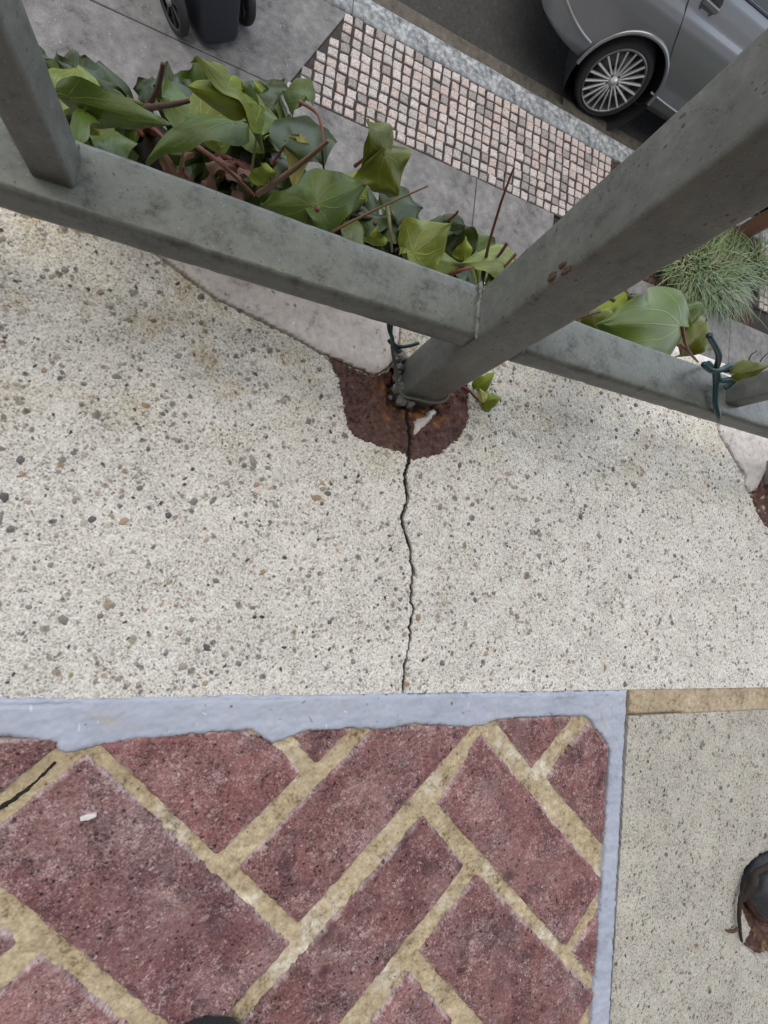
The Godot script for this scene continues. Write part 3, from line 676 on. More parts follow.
func bricks(_seal: PackedVector2Array) -> void:
	var pave := thing("brick_paving", "dark red herringbone bricks set in tan mortar inside the blue strip", "brick paving", Vector3.ZERO, "", "structure")
	var field := PackedVector2Array([Vector2(-0.6, 0.138), Vector2(0.03, 0.140), Vector2(0.05, 0.148), Vector2(0.08, 0.142), Vector2(0.215, 0.144), Vector2(0.24, 0.140), Vector2(0.350, 0.140), Vector2(0.385, 0.170), Vector2(0.387, 0.30), Vector2(0.383, 0.8), Vector2(-0.6, 0.8)])
	var crackline := PackedVector2Array([Vector2(-0.1083, 0.1858), Vector2(-0.1022, 0.1813), Vector2(-0.0925, 0.1735), Vector2(-0.0846, 0.1648), Vector2(-0.0785, 0.1568)])
	put("mortar_bed", relief(PackedVector2Array([Vector2(-0.6, 0.136), Vector2(0.39, 0.136), Vector2(0.39, 0.8), Vector2(-0.6, 0.8)]), 0.0019, func(x: float, z: float, s: float):
		var y := -0.0024 + 0.0016 * n2(x, z, 30.0) + 0.0013 * n2(x, z, 95.0) + 0.0009 * n2(x, z, 300.0)
		return y, 0.01, 0.0, 60.0, func(x: float, z: float, s: float):
			var p := smoothstep(0.0, 0.55, n2(x + 4, z, 16.0) + 0.35 * n2(x, z, 90.0))
			var g := 1.0 + 0.16 * n2(x, z, 40.0) + 0.10 * n2(x, z + 6, 200.0)
			return (Color(0.68, 0.585, 0.425) * g).lerp(Color(0.93, 0.90, 0.82), p * 0.85), PI / 4), M.mortar, pave)
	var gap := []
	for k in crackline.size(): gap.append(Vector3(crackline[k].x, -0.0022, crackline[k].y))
	put("crack_shade", tube(gap, 0.0017, 0.0008, 7, 9, 0.9), M.dark, pave)  # dark tube drawn for the shade of an open slit in the mortar
	var quads: Array = [
		[66, -154, 267, -151, 267, -225, 66, -226], [-25, -72, 177, -70, 177, -139, -25, -142], [199, 56, 262, 56, 262, -134, 199, -135],
		[118, 140, 181, 140, 181, -54, 118, -54], [286, -25, 346, -25, 346, -205, 285, -205], [277, 55, 486, 61, 490, -1, 289, -6],
		[366, -22, 556, -12, 560, -92, 367, -90], [262, 150, 337, 150, 337, 77, 262, 77], [359, 152, 480, 152, 480, 88, 360, 82],
		[507, 70, 640, 74, 640, 4, 506, 1], [372, -110, 434, -111, 434, -312, 372, -312], [-19, -160, 46, -158, 46, -365, -19, -365],
		[144, -243, 345, -241, 345, -312, 142, -312], [62, -246, 124, -245, 124, -450, 62, -450],
		[230, -328, 435, -328, 435, -396, 230, -396], [459, -104, 640, -100, 640, -176, 459, -176], [459, -192, 522, -192, 522, -395, 459, -395],
		[149, -330, 212, -330, 212, -530, 149, -530], [546, -192, 750, -192, 750, -262, 546, -262], [-112, 8, 90, 8, 90, -54, -112, -54], [-106, -76, -42, -76, -42, -280, -106, -280],
		[580, -15, 780, -10, 780, -84, 578, -84], [318, -412, 520, -412, 520, -480, 318, -480], [546, -278, 610, -278, 610, -480, 546, -480], [634, -278, 840, -278, 840, -350, 634, -350], [236, -414, 300, -414, 300, -610, 236, -610]]
	# the same herringbone goes on past the picture
	for i in range(-8, 9):
		for j in range(-4, 4):
			var o := Vector2(87.5 * i + 302.0 * j, -82.0 * i + 135.0 * j)
			for q: Array in [[66 + o.x, -154 + o.y, 268 + o.x, -154 + o.y, 268 + o.x, -225 + o.y, 66 + o.x, -225 + o.y], [285 + o.x, -25 + o.y, 347 + o.x, -25 + o.y, 347 + o.x, -216 + o.y, 285 + o.x, -216 + o.y]]:
				var cand := uvp(q)
				var mid := cand[0].lerp(cand[2], 0.5)
				if mid.x < -0.65 or mid.x > 0.42 or mid.y < 0.1 or mid.y > 0.85: continue
				var over := 0.0
				for k: Array in quads:
					for p in Geometry2D.intersect_polygons(cand, uvp(k)): over += absf(area(p))
				if over < 0.0012: quads.append(q)
	for qi in quads.size():
		var base := uvp(quads[qi])
		for piece in Geometry2D.intersect_polygons(Geometry2D.offset_polygon(base, 0.0032)[0], field):
			if absf(area(piece)) < 0.00012: continue
			var off := Vector2(rng.randf(), rng.randf()) * 3.0
			var tilt := Vector2(rng.randf_range(-0.006, 0.006), rng.randf_range(-0.006, 0.006))
			var c: Vector2 = base[0].lerp(base[2], 0.5)
			var tone := Color(0.282, 0.130, 0.133) * rng.randf_range(0.82, 1.22)
			if qi == 0: tone = Color(0.26, 0.120, 0.128)
			var mesh := relief(piece, 0.0014, func(x: float, z: float, s: float):
				var e := minf(s + 0.0014 * n2(x + off.x, z, 70.0), 0.006)
				var y := 0.0004 + tilt.x * (x - c.x) + tilt.y * (z - c.y) + 0.0006 * n2(x, z + off.y, 40.0) + 0.0006 * n2(x, z, 170.0) + 0.0005 * n2(x + 9, z, 400.0)
				return y - 0.0040 * pow(1.0 - smoothstep(-0.001, 0.004, e), 1.6), 0.006, 0.0009, 75.0, func(x: float, z: float, s: float):
					var e := s + 0.0016 * n2(x, z, 70.0) + 0.0008 * n2(x, z, 220.0)
					var chalk := smoothstep(0.0036, 0.0008, e) * smoothstep(-0.5, 0.2, n2(x + off.x, z, 28.0)) * 0.95
					# scratches and chalky scuffs
					var u := (x + z) * 0.70711; var w := (x - z) * 0.70711
					chalk = maxf(chalk, 0.55 * smoothstep(0.50, 0.75, n2(u * 3.2 + off.x, w * 0.35, 260.0)) * smoothstep(0.0, 0.35, n2(x, z + off.y, 13.0)))
					chalk = maxf(chalk, 0.55 * smoothstep(0.35, 0.7, n2(x + off.x, z, 140.0)) * smoothstep(-0.3, 0.4, n2(x, z + 3, 17.0)))
					chalk = maxf(chalk, 0.20 * smoothstep(-0.3, 0.7, n2(x + 6, z + off.x, 11.0) + 0.25 * n2(x, z, 60.0)))
					var cloud := 0.30 * smoothstep(0.0, 0.6, n2(x + off.x, z + off.y, 19.0))
					var base_c := tone * (1.0 - cloud)
					base_c = base_c * Color(1.0, 1.0 + cloud * 0.25, 1.0 + cloud * 0.45)
					return base_c.lerp(Color(0.86, 0.74, 0.73), clampf(chalk, 0, 1) * 0.72), PI / 4)
			put("brick", mesh, M.brick, pave)

func street() -> void:
	var gy := -2.38
	var ground := thing("ground", "dark ground beneath the street and pavement", "ground", Vector3.ZERO, "", "structure")
	put("ground_sheet", block(rect(-120, -120, 120, 60), -2.9, -2.54, 0.01), M.soil, ground)
	var road := thing("road", "dark asphalt road under the parked car", "road", Vector3.ZERO, "", "structure")
	put("asphalt", grid(60, 30, func(u: float, t: float): return Vector3(lerpf(-40, 40, u), -2.498 + 0.004 * n2(u * 80, t * 8, 1.5), lerpf(-12.0, -4.0, t)), 0.03), M.road, road)
	var gut := thing("gutter", "brownish concrete gutter strip between kerb and asphalt", "gutter", Vector3.ZERO, "", "structure")
	put("gutter_strip", block(rect(-40, -4.03, 40, -3.72), -2.6, -2.492, 0.006), M.gutter, gut)
	var kerb := thing("kerb", "weathered blue grey kerb along the granite setts", "kerb", Vector3.ZERO, "", "structure")
	var x := -9.35
	for k in 12:
		var L := 1.62
		put("kerb_stone", bar(Vector3(x + 0.003, gy - 0.075, -3.665), Vector3(x + L - 0.003, gy - 0.075, -3.665), Vector3(0, 0, 1), 0.178, 0.166, 0.018, 14, 0.006), M.kerb, kerb)
		x += L
	# pavement slabs
	var walk := thing("pavement", "grey concrete pavement of large square slabs below the wall", "pavement", Vector3.ZERO, "", "structure")
	put("pavement_base", block(rect(-40, -3.58, 40, -0.2), -2.6, -2.41, 0.004), M.dark, walk)
	for i in range(-8, 12):
		for j in 4:
			var px := 0.712 + i * 0.736; var pz := -2.832 + j * 0.72
			if j == 0 and (i == -1 or i == -2 or (px > 1.5 and px < 4.9)): continue
			put("paving_slab", block(rect(px + 0.003, pz + 0.003, px + (2.205 if j == 0 and i == -3 else 0.733), pz + 0.717), gy - 0.06, gy + rng.randf_range(-0.002, 0.002), 0.004), M.walk, walk)
	for i in range(1, 6):
		var px := 0.712 + i * 0.736
		var near := -2.60
		if px > 1.5 and px < 4.9:
			var z0 := -2.829 if px + 0.736 < 2.78 else near
			put("paving_slab", block(rect(px + 0.003, z0, px + 0.733, -2.115), gy - 0.06, gy + rng.randf_range(-0.002, 0.002), 0.004), M.walk, walk)
	put("driveway_slab", block(PackedVector2Array([Vector2(-2.6, -3.572), Vector2(0.340, -3.572), Vector2(0.005, -2.838), Vector2(-2.6, -2.838)]), gy - 0.06, gy - 0.003, 0.004), M.walk, walk)
	put("driveway_slab", block(rect(-8, -3.572, -2.606, -2.838), gy - 0.06, gy - 0.003, 0.004), M.walk, walk)
	# granite setts
	var sett := thing("sett_paving", "band of small pale pink granite setts in dark joints beside the kerb", "sett paving", Vector3.ZERO, "", "structure")
	put("joint_bed", grid(160, 40, func(u: float, t: float):
		var px := lerpf(0.01, 7.0, u); var pz := lerpf(-3.573, -2.835, t)
		var y := gy - 0.011 + 0.004 * n2(px, pz, 9.0)
		if px > 2.8 and px < 4.74: y -= 0.05
		return Vector3(maxf(px, lerpf(0.345, 0.01, t)), y, pz), 0.1), M.bed, sett)
	var forms := []
	for f in 7:
		var q := PackedVector2Array()
		for c in [[-1, -1], [0.1, -1.04], [1, -1], [1.05, 0], [1, 1], [-0.1, 1.03], [-1, 1], [-1.04, 0.1]]:
			q.append(Vector2(c[0] * 0.0295 + rng.randf_range(-0.003, 0.003), c[1] * 0.0295 + rng.randf_range(-0.003, 0.003)))
		forms.append(block(q, -0.05, 0.004, 0.0045))
	var n := 0
	var far := SurfaceTool.new()
	far.begin(Mesh.PRIMITIVE_TRIANGLES)
	for j in 10:
		for i in 92:
			var sx := 0.05 + i * 0.0762 + rng.randf_range(-0.004, 0.004) + 0.012 * n2(j * 0.6, 2.0, 0.5)
			var sz := -2.874 - j * 0.0735 + rng.randf_range(-0.005, 0.005)
			if sx < lerpf(0.03, 0.36, (-2.838 - sz) / 0.734) + 0.004: continue
			if sx > 2.72 and sx < 4.82: continue
			var form: Mesh = forms[rng.randi() % forms.size()]
			var tr := Transform3D(Basis.from_euler(Vector3(rng.randf_range(-0.05, 0.05), rng.randf_range(-0.06, 0.06) + (PI / 2) * (rng.randi() % 4), rng.randf_range(-0.05, 0.05))).scaled(Vector3(rng.randf_range(0.92, 1.06), 1, rng.randf_range(0.92, 1.06))), Vector3(sx, gy - 0.003 + rng.randf_range(-0.004, 0.003), sz))
			if sx < 2.6 and n < 300:
				n += 1
				var s := put("sett", form, M.setts[rng.randi() % M.setts.size()], sett)
				s.transform = tr
			else:
				far.append_from(form, 0, tr)
	tag(put("setts_beyond", far.commit(), M.setts[1], sett), "", "", "", "stuff")

func unseen_house() -> void:  # unseen front, added and kept dark to shade the railing
	var h := thing("unseen_house", "brown stuccoed facade behind the terrace, out of view, added to shade the railing", "unseen_house", Vector3(0, 0, 1.1), "", "")
	put("wall", block(rect(-5, 1.0, 6, 1.3), -2.6, 6.0, 0.01), M.stucco, h)
	put("cornice", bar(Vector3(-5, 5.7, 0.93), Vector3(6, 5.7, 0.93), Vector3(0, 0, 1), 0.16, 0.3, 0.02), M.stucco, h)
	put("door", block(rect(1.2, 0.975, 2.1, 0.998), 0.0, 2.05, 0.01), plain(Color(0.05, 0.06, 0.05), 0.4), h)

func railing() -> void:
	var r := thing("metal_railing", "grey green painted square bar railing with a post crossing the picture", "railing", Vector3(0.139, 0, -0.141))
	var dn := Vector3(1, 0, 0)
	for px in [-0.33, 0.1234, 0.612]:
		put("post", bar(Vector3(px + 0.0162, -0.03, -0.1408), Vector3(px + 0.0162, 0.90, -0.1408), dn, 0.0324, 0.0310, 0.0024, 90, 0.0004), M.paint, r)
	for e in [[-0.62, -0.33], [-0.2976, 0.1234], [0.1558, 0.612], [0.6444, 1.1]]:
		put("bottom_rail", bar(Vector3(e[0], 0.1095, -0.1425), Vector3(e[1], 0.1095, -0.1425), Vector3(0, 0, 1), 0.0320, 0.0170, 0.003, 90, 0.0004), M.paint_rail, r)
	put("top_rail", bar(Vector3(-0.62, 0.915, -0.1408), Vector3(1.1, 0.915, -0.1408), Vector3(0, 0, 1), 0.045, 0.03, 0.006, 40, 0.0004), M.paint, r)
	for bx in [-0.535, -0.0845, 0.350, 0.82]:
		put("picket", bar(Vector3(bx, 0.112, -0.144), Vector3(bx, 0.905, -0.144), dn, 0.0155, 0.0175, 0.002, 70, 0.0003), M.paint, r)
	# weld beads where rails meet the posts
	for w in [0.1228, 0.1564, 0.6114, -0.2970]:
		for k in 11:
			var t := k / 10.0
			var s := rng.randf_range(0.0020, 0.0030)
			put("weld", lump(Vector3(w + rng.randf_range(-0.0006, 0.0006), 0.1180 + rng.randf_range(-0.0004, 0.0004), lerpf(-0.157, -0.128, t)), Vector3(s * 0.55, s * 0.5, s * 1.2), 0.5, 12), M.paint, r)
	for k in 6:
		var s := rng.randf_range(0.0008, 0.0018)
		tag(put("rust_spot", lump(Vector3(0.1230, 0.183 + rng.randfn(0, 0.004), -0.1280 + rng.randfn(0, 0.0016)), Vector3(0.0007, s * 1.4, s), 0.6, 12, 2.0), M.tan_rust, r), "small patch of tan rust on the crossing post just above the rail" if k == 0 else "")
	# lumps of old sealer at the foot of the post
	for k in 46:
		var t := rng.randf()
		var p := Vector2(0.1195, lerpf(-0.158, -0.124, t)) if k % 3 else Vector2(lerpf(0.120, 0.134, t), -0.1225)
		p += Vector2(rng.randfn(0, 0.0022), rng.randfn(0, 0.0018))
		var s := rng.randf_range(0.0012, 0.0036)
		put("sealer_lump", lump(Vector3(p.x, rng.randf_range(-0.002, 0.007), p.y), Vector3(s, s * rng.randf_range(0.7, 1.5), s * rng.randf_range(0.7, 1.3)), 0.9, 18, 2.6), M.lumps, r)

func lump(c: Vector3, s: Vector3, rough: float, seg := 14, nf := 1.3) -> ArrayMesh:
	var st := SurfaceTool.new()
	st.begin(Mesh.PRIMITIVE_TRIANGLES)
	for j in seg / 2:
		for i in seg:
			var q := []
			for e in [[i, j], [i + 1, j], [i + 1, j + 1], [i, j + 1]]:
				var a: float = TAU * (e[0] % seg) / seg; var b: float = PI * e[1] / (seg / 2)
				var d := Vector3(sin(b) * cos(a), cos(b), sin(b) * sin(a))
				var k := 1.0 + rough * fnl.get_noise_3d(c.x * 900 + d.x * nf, c.y * 900 + d.y * nf, c.z * 900 + d.z * nf)
				q.append(c + d * s * k)
			quad(st, q[0], q[1], q[2], q[3])
	st.index()
	st.generate_normals()
	return st.commit()

# ---------------------------------------------------------------- the parked car
const SIDE := [[0.16, -2.30], [0.10, -2.27], [0.045, -2.20], [0.02, -2.12], [0.005, -2.02], [0.0, -1.92], [0.0, -1.80], [0.004, -1.70], [0.012, -1.655], [0.030, -1.62], [0.040, -1.56], [0.055, -1.50], [0.075, -1.455], [0.10, -1.40], [0.17, -1.20], [0.235, -1.03], [0.29, -0.955], [0.38, -0.91], [0.6, -0.885], [0.9, -0.88]]
const TOP := [[1.575, -2.05], [1.585, -1.80], [1.60, -1.74], [1.66, -1.72], [1.70, -1.60], [1.76, -1.45], [1.95, -1.08], [2.08, -0.94], [2.5, -0.89], [3.2, -0.87], [3.9, -0.90], [4.4, -1.12], [4.95, -1.44], [5.5, -1.53], [5.85, -1.66], [5.97, -1.85], [6.02, -2.1]]

func tab(t: Array, x: float) -> float:
	if x <= t[0][0]: return t[0][1]
	for k in t.size() - 1:
		if x <= t[k + 1][0]: return lerpf(t[k][1], t[k + 1][1], (x - t[k][0]) / (t[k + 1][0] - t[k][0]))
	return t[-1][1]

func plan_in(x: float) -> float:
	var d := minf(x - 1.57, 6.02 - x)
	return 0.36 * (1.0 - sqrt(maxf(0.0, 1.0 - pow(clampf((0.46 - d) / 0.46, 0, 1), 2.2))))

func body_pt(x: float, s: float) -> Vector3:   # s runs from sill to roof centre
	var f := s * (SIDE.size() - 1)
	var k := mini(int(f), SIDE.size() - 2)
	var a := lerpf(SIDE[k][0], SIDE[k + 1][0], f - k); var y := lerpf(SIDE[k][1], SIDE[k + 1][1], f - k)
	var bot := tab([[1.57, -2.03], [1.7, -2.10], [2.1, -2.18], [2.9, -2.30], [4.8, -2.30], [5.6, -2.24], [6.02, -2.15]], x)
	y = maxf(y, bot)
	y = minf(y, tab(TOP, x))
	return Vector3(x, y, -3.945 - minf(a + plan_in(x), 0.9))

func body_at(x: float, y: float) -> Vector3:   # the point of the flank at height y
	for k in 200:
		var p := body_pt(x, k / 200.0)
		if p.y >= y: return p
	return body_pt(x, 1.0)

func car() -> void:
	var c := thing("parked_car", "silver grey hatchback parked along the kerb with multi-spoke alloy wheels", "car", Vector3(3.8, -2.5, -4.85))
	var paint := plain(Color(0.21, 0.222, 0.238), 0.30, 0.6)
	paint.clearcoat_enabled = true
	paint.clearcoat = 0.5
	paint.clearcoat_roughness = 0.1
	var dark := plain(Color(0.012, 0.012, 0.013), 0.6)
	var glass := plain(Color(0.008, 0.009, 0.011), 0.08)
	var chrome := plain(Color(0.45, 0.46, 0.48), 0.25, 0.9)
	var trim := plain(Color(0.30, 0.31, 0.32), 0.3, 0.7)
	var hubs := [Vector3(2.516, -2.202, -3.99), Vector3(5.16, -2.202, -3.99)]
	var R := 0.372
	var nx := 190; var ns := 96
	var sts := {}
	var keys := ["body", "window0_1", "window0_2", "window0_3", "window1_1", "window1_2", "window1_3", "window_r", "window_f", "door0_1", "door0_2", "door1_1", "door1_2", "bumper_r", "bumper_f"]
	for key in keys:
		var st := SurfaceTool.new(); st.begin(Mesh.PRIMITIVE_TRIANGLES); st.set_smooth_group(0); sts[key] = st
	for side in [0, 1]:
		for i in nx - 1:
			for j in ns - 1:
				var q := []
				var all_in := true
				var mid := Vector3.ZERO
				for e in [[i, j], [i + 1, j], [i + 1, j + 1], [i, j + 1]]:
					var x := lerpf(1.572, 6.018, float(e[0]) / (nx - 1))
					var p := body_pt(x, float(e[1]) / (ns - 1))
					if p.z > -4.3:
						var inside := false
						for h: Vector3 in hubs:
							var d := Vector2(p.x - h.x, p.y - h.y)
							if d.length() < R:
								inside = true
								if d.length() > R - 0.045:
									d = d.normalized() * R
									p.x = h.x + d.x; p.y = h.y + d.y
									inside = false
						if not inside: all_in = false
						else:
							for h: Vector3 in hubs:
								var d := Vector2(p.x - h.x, p.y - h.y)
								if d.length() < R:
									d = d.normalized() * R
									p.x = h.x + d.x; p.y = h.y + d.y
					else: all_in = false
					if side == 1: p.z = -9.69 - p.z
					q.append(p); mid += p / 4.0
				if all_in: continue
				if side == 1: q.reverse()
				var key := "body"
				var y0: float = mid.y
				var inset := absf(mid.z + 4.845)
				if y0 > -1.445 and y0 < -0.985 and inset < 0.84 and mid.x > 1.80 and mid.x < 4.85:
					var pillar := absf(mid.x - (2.28 + 0.2 * (y0 + 1.45))) < 0.07 or absf(mid.x - 3.62) < 0.045
					if not pillar and inset > 0.55: key = "window%d_%d" % [side, 1 if mid.x < 2.28 + 0.2 * (y0 + 1.45) else (2 if mid.x < 3.62 else 3)]
					if inset < 0.62 and (mid.x < 2.1 or mid.x > 4.0): key = "window_r" if mid.x < 3.0 else "window_f"
				elif y0 <= -1.445 and inset > 0.7:
					var edge := 2.50 + maxf(0.0, -1.58 - y0) * 0.72
					if mid.x > edge and mid.x < 3.60 and y0 > -2.08: key = "door%d_1" % side
					elif mid.x > 3.62 and mid.x < 4.66 and y0 > -2.08: key = "door%d_2" % side
				if mid.x < 2.15 and y0 < -1.86: key = "bumper_r"
				if mid.x > 5.5 and y0 < -1.86: key = "bumper_f"
				quad(sts[key], q[3], q[2], q[1], q[0])
	var body: MeshInstance3D
	for key: String in keys:
		sts[key].index(); sts[key].generate_normals()
		var called := "window" if key.begins_with("window") else ("door" if key.begins_with("door") else ("bumper" if key.begins_with("bumper") else "body"))
		var o := put(called, sts[key].commit(), glass if called == "window" else paint, c)
		if key == "body": body = o
		if key == "door0_1":
			# round recess with a pull bar across it
			var hc := body_at(2.690, -1.553) + Vector3(0, 0, 0.010)
			put("handle_recess", lathe([Vector2(0.0, 0.001), Vector2(0.058, 0.002), Vector2(0.066, 0.005), Vector2(0.073, 0.004), Vector2(0.078, -0.01)], Vector3(0, -0.1, 1).normalized(), hc, 28), plain(Color(0.10, 0.104, 0.11), 0.4, 0.5), o)
			put("handle", bar(hc + Vector3(-0.066, 0.004, 0.014), hc + Vector3(0.070, 0.0, 0.016), Vector3(0, 1, 0.1), 0.034, 0.018, 0.008, 6), paint, o)
	# seams, crease strips
	var seam := func(pts: Array, called: String, r: float, m: Material):
		var path := []
		for p in pts: path.append(body_at(p[0], p[1]) + Vector3(0, 0, 0.001 if r < 0.004 else 0.004))
		put(called, tube(path, r, r, 6, 8), m, c)
	seam.call([[2.44, -1.47], [2.519, -1.58], [2.61, -1.71], [2.701, -1.836], [2.80, -1.95]], "door_seam", 0.0032, dark)
	seam.call([[3.61, -1.47], [3.61, -1.7], [3.61, -1.9], [3.60, -2.08]], "door_seam", 0.0032, dark)
	seam.call([[4.67, -1.5], [4.67, -1.7], [4.66, -1.95]], "door_seam", 0.0032, dark)
	seam.call([[2.12, -2.05], [2.0, -2.03], [1.88, -1.99], [1.75, -1.945], [1.66, -1.91]], "bumper_highlight", 0.011, trim)  # lighter tube put in for the highlight along the bumper crease
	seam.call([[2.30, -1.452], [2.6, -1.452], [3.0, -1.452], [3.5, -1.452], [4.2, -1.452], [4.8, -1.46]], "window_trim", 0.009, plain(Color(0.02, 0.022, 0.04), 0.2, 0.3))
	seam.call([[2.83, -2.115], [3.1, -2.13], [3.6, -2.135], [4.6, -2.13]], "sill_trim", 0.009, trim)
	# arches, wheels
	for h: Vector3 in hubs:
		for s in [1, -1]:
			var zc := -3.945 if s == 1 else -5.745
			var path := []
			for k in 21:
				var a := lerpf(0.06, PI - 0.02, k / 20.0)
				path.append(Vector3(h.x + cos(a) * (R + 0.006), h.y + sin(a) * (R + 0.006), zc + s * (0.006 - 0.03 * absf(cos(a)) * 0.5)))
			put("arch_lip", tube(path, 0.015, 0.015, 8, 3), paint, body)
			put("wheel_well", lathe([Vector2(0.0, -0.30), Vector2(R + 0.01, -0.28), Vector2(R + 0.012, 0.0)], Vector3(0, 0, s), Vector3(h.x, h.y, zc), 32), dark, body)
			var w := Node3D.new()
			w.name = "wheel"
			c.add_child(w, true)
			var hz := Vector3(h.x, h.y, zc - s * 0.03)
			w.position = hz - c.position
			var ax := Vector3(0, 0, s)
			put("tyre", lathe([Vector2(0.225, -0.20), Vector2(0.27, -0.20), Vector2(0.293, -0.17), Vector2(0.299, -0.10), Vector2(0.296, -0.045), Vector2(0.283, -0.012), Vector2(0.262, 0.0), Vector2(0.245, -0.006), Vector2(0.236, -0.02)], ax, hz, 48), plain(Color(0.018, 0.018, 0.019), 0.85), w)
			put("rim", lathe([Vector2(0.246, -0.012), Vector2(0.240, -0.001), Vector2(0.230, 0.0), Vector2(0.224, -0.012), Vector2(0.216, -0.09), Vector2(0.20, -0.12), Vector2(0.0, -0.12)], ax, hz, 48), plain(Color(0.16, 0.16, 0.165), 0.35, 0.8), w)
			var spoke_m := plain(Color(0.66, 0.66, 0.66), 0.35, 0.6)
			for k in 20:
				var a := TAU * k / 20.0 + 0.05
				var d := Vector3(cos(a), sin(a), 0)
				put("spoke", bar(hz + d * 0.045 + ax * -0.028, hz + d * 0.229 + ax * -0.010, d.cross(ax), 0.0125, 0.020, 0.003, 2), spoke_m, w)
			put("hub", lathe([Vector2(0.062, -0.06), Vector2(0.058, -0.028), Vector2(0.040, -0.020), Vector2(0.034, -0.024), Vector2(0.030, -0.012), Vector2(0.0, -0.010)], ax, hz, 24), spoke_m, w)
			for k in 5:
				var a := TAU * k / 5.0
				put("wheel_nut", lathe([Vector2(0.009, -0.03), Vector2(0.009, -0.016), Vector2(0.0, -0.014)], ax, hz + Vector3(cos(a), sin(a), 0) * 0.048, 8), plain(Color(0.05, 0.05, 0.05), 0.4, 0.6), w)
			put("brake_disc", lathe([Vector2(0.16, -0.10), Vector2(0.16, -0.085), Vector2(0.05, -0.085)], ax, hz, 32), plain(Color(0.12, 0.115, 0.11), 0.5, 0.8), w)
	put("underbody", block(rect(2.1, -5.5, 5.6, -4.3), -2.3, -2.05, 0.02), dark, c)
	# lamps
	for s in [1, -1]:
		var p := body_at(1.625, -2.035)
		if s == -1: p.z = -9.69 - p.z
		put("reflector", lump(p + Vector3(0.0, 0, 0.004 * s), Vector3(0.035, 0.022, 0.02), 0.0), chrome, c)
		var t := body_at(1.74, -1.60)
		if s == -1: t.z = -9.69 - t.z
		put("tail_lamp", lump(t, Vector3(0.07, 0.10, 0.03), 0.0), plain(Color(0.25, 0.012, 0.012), 0.15), c)
		var hl := body_at(5.82, -1.78)
		if s == -1: hl.z = -9.69 - hl.z
		put("headlight", lump(hl, Vector3(0.12, 0.06, 0.05), 0.0), plain(Color(0.6, 0.6, 0.62), 0.08), c)

func bin() -> void:
	var ctr := Vector3(-0.478, -2.38, -3.03)
	var e1 := Vector3(0.79, 0, -0.613); var e2 := Vector3(0.613, 0, 0.79)
	var b := thing("wheelie_bin", "dark navy wheelie bin on the pavement at the top edge, black spoked wheels", "bin", ctr)
	var nav := plain(Color(0.016, 0.018, 0.026), 0.5)
	var blk := plain(Color(0.010, 0.010, 0.011), 0.6)
	var st := SurfaceTool.new(); st.begin(Mesh.PRIMITIVE_TRIANGLES)
	var levels := [[0.0, 0.0], [0.025, 0.96], [0.05, 1.0], [0.35, 1.08], [0.9, 1.24], [0.92, 1.32], [0.96, 1.32], [0.96, 0.0]]
	var ring := func(l: Array) -> Array:
		var out := []
		for k in 32:
			var a := TAU * k / 32.0
			var ca := cos(a); var sa := sin(a)
			var u := signf(ca) * pow(absf(ca), 0.35) * 0.128; var w := signf(sa) * pow(absf(sa), 0.35) * 0.24 - 0.065
			out.append(ctr + e1 * u * l[1] + e2 * (w * l[1] if l[1] > 0.0 else -0.1) + Vector3(0, 0.015 + l[0], 0))
		return out
	for k in levels.size() - 1:
		var r0: Array = ring.call(levels[k]); var r1: Array = ring.call(levels[k + 1])
		for s in 32: quad(st, r0[s], r0[(s + 1) % 32], r1[(s + 1) % 32], r1[s])
	st.index(); st.generate_normals()
	put("body", st.commit(), nav, b)
	put("lid", lump(ctr + e2 * -0.13 + Vector3(0, 0.985, 0), Vector3(0.26, 0.05, 0.30), 0.0), nav, b)
	put("handle", tube([ctr + e2 * 0.16 - e1 * 0.18 + Vector3(0, 0.93, 0), ctr + e2 * 0.24 - e1 * 0.15 + Vector3(0, 0.95, 0), ctr + e2 * 0.24 + e1 * 0.15 + Vector3(0, 0.95, 0), ctr + e2 * 0.16 + e1 * 0.18 + Vector3(0, 0.93, 0)], 0.014, 0.014), nav, b)
	put("axle", tube([ctr - e1 * 0.22 + Vector3(0, 0.145, 0), ctr + e1 * 0.22 + Vector3(0, 0.145, 0)], 0.012, 0.012), plain(Color(0.2, 0.2, 0.2), 0.4, 0.8), b)
	for s in [-1.0, 1.0]:
		var w := Node3D.new(); w.name = "wheel"; b.add_child(w, true)
		var h: Vector3 = ctr + e1 * 0.205 * s + Vector3(0, 0.145, 0)
		w.position = h - ctr
		var ax: Vector3 = e1 * s
		put("tyre", lathe([Vector2(0.112, -0.02), Vector2(0.135, -0.022), Vector2(0.145, -0.01), Vector2(0.145, 0.018), Vector2(0.138, 0.03), Vector2(0.118, 0.03), Vector2(0.112, 0.022)], ax, h, 36), blk, w)
		put("disc", lathe([Vector2(0.115, -0.006), Vector2(0.115, 0.004), Vector2(0.0, 0.004)], ax, h, 36), plain(Color(0.035, 0.036, 0.038), 0.5), w)
		var up := Vector3.UP; var sd: Vector3 = ax.cross(up)
		for k in 8:
			var a := TAU * k / 8.0 + 0.3
			var d: Vector3 = up * sin(a) + sd * cos(a)
			put("spoke", bar(h + d * 0.02 + ax * 0.012, h + d * 0.118 + ax * 0.012, d.cross(ax), 0.018, 0.022, 0.004), blk, w)
		put("hub", lathe([Vector2(0.03, 0.0), Vector2(0.028, 0.034), Vector2(0.0, 0.038)], ax, h, 16), plain(Color(0.3, 0.31, 0.32), 0.35, 0.5), w)

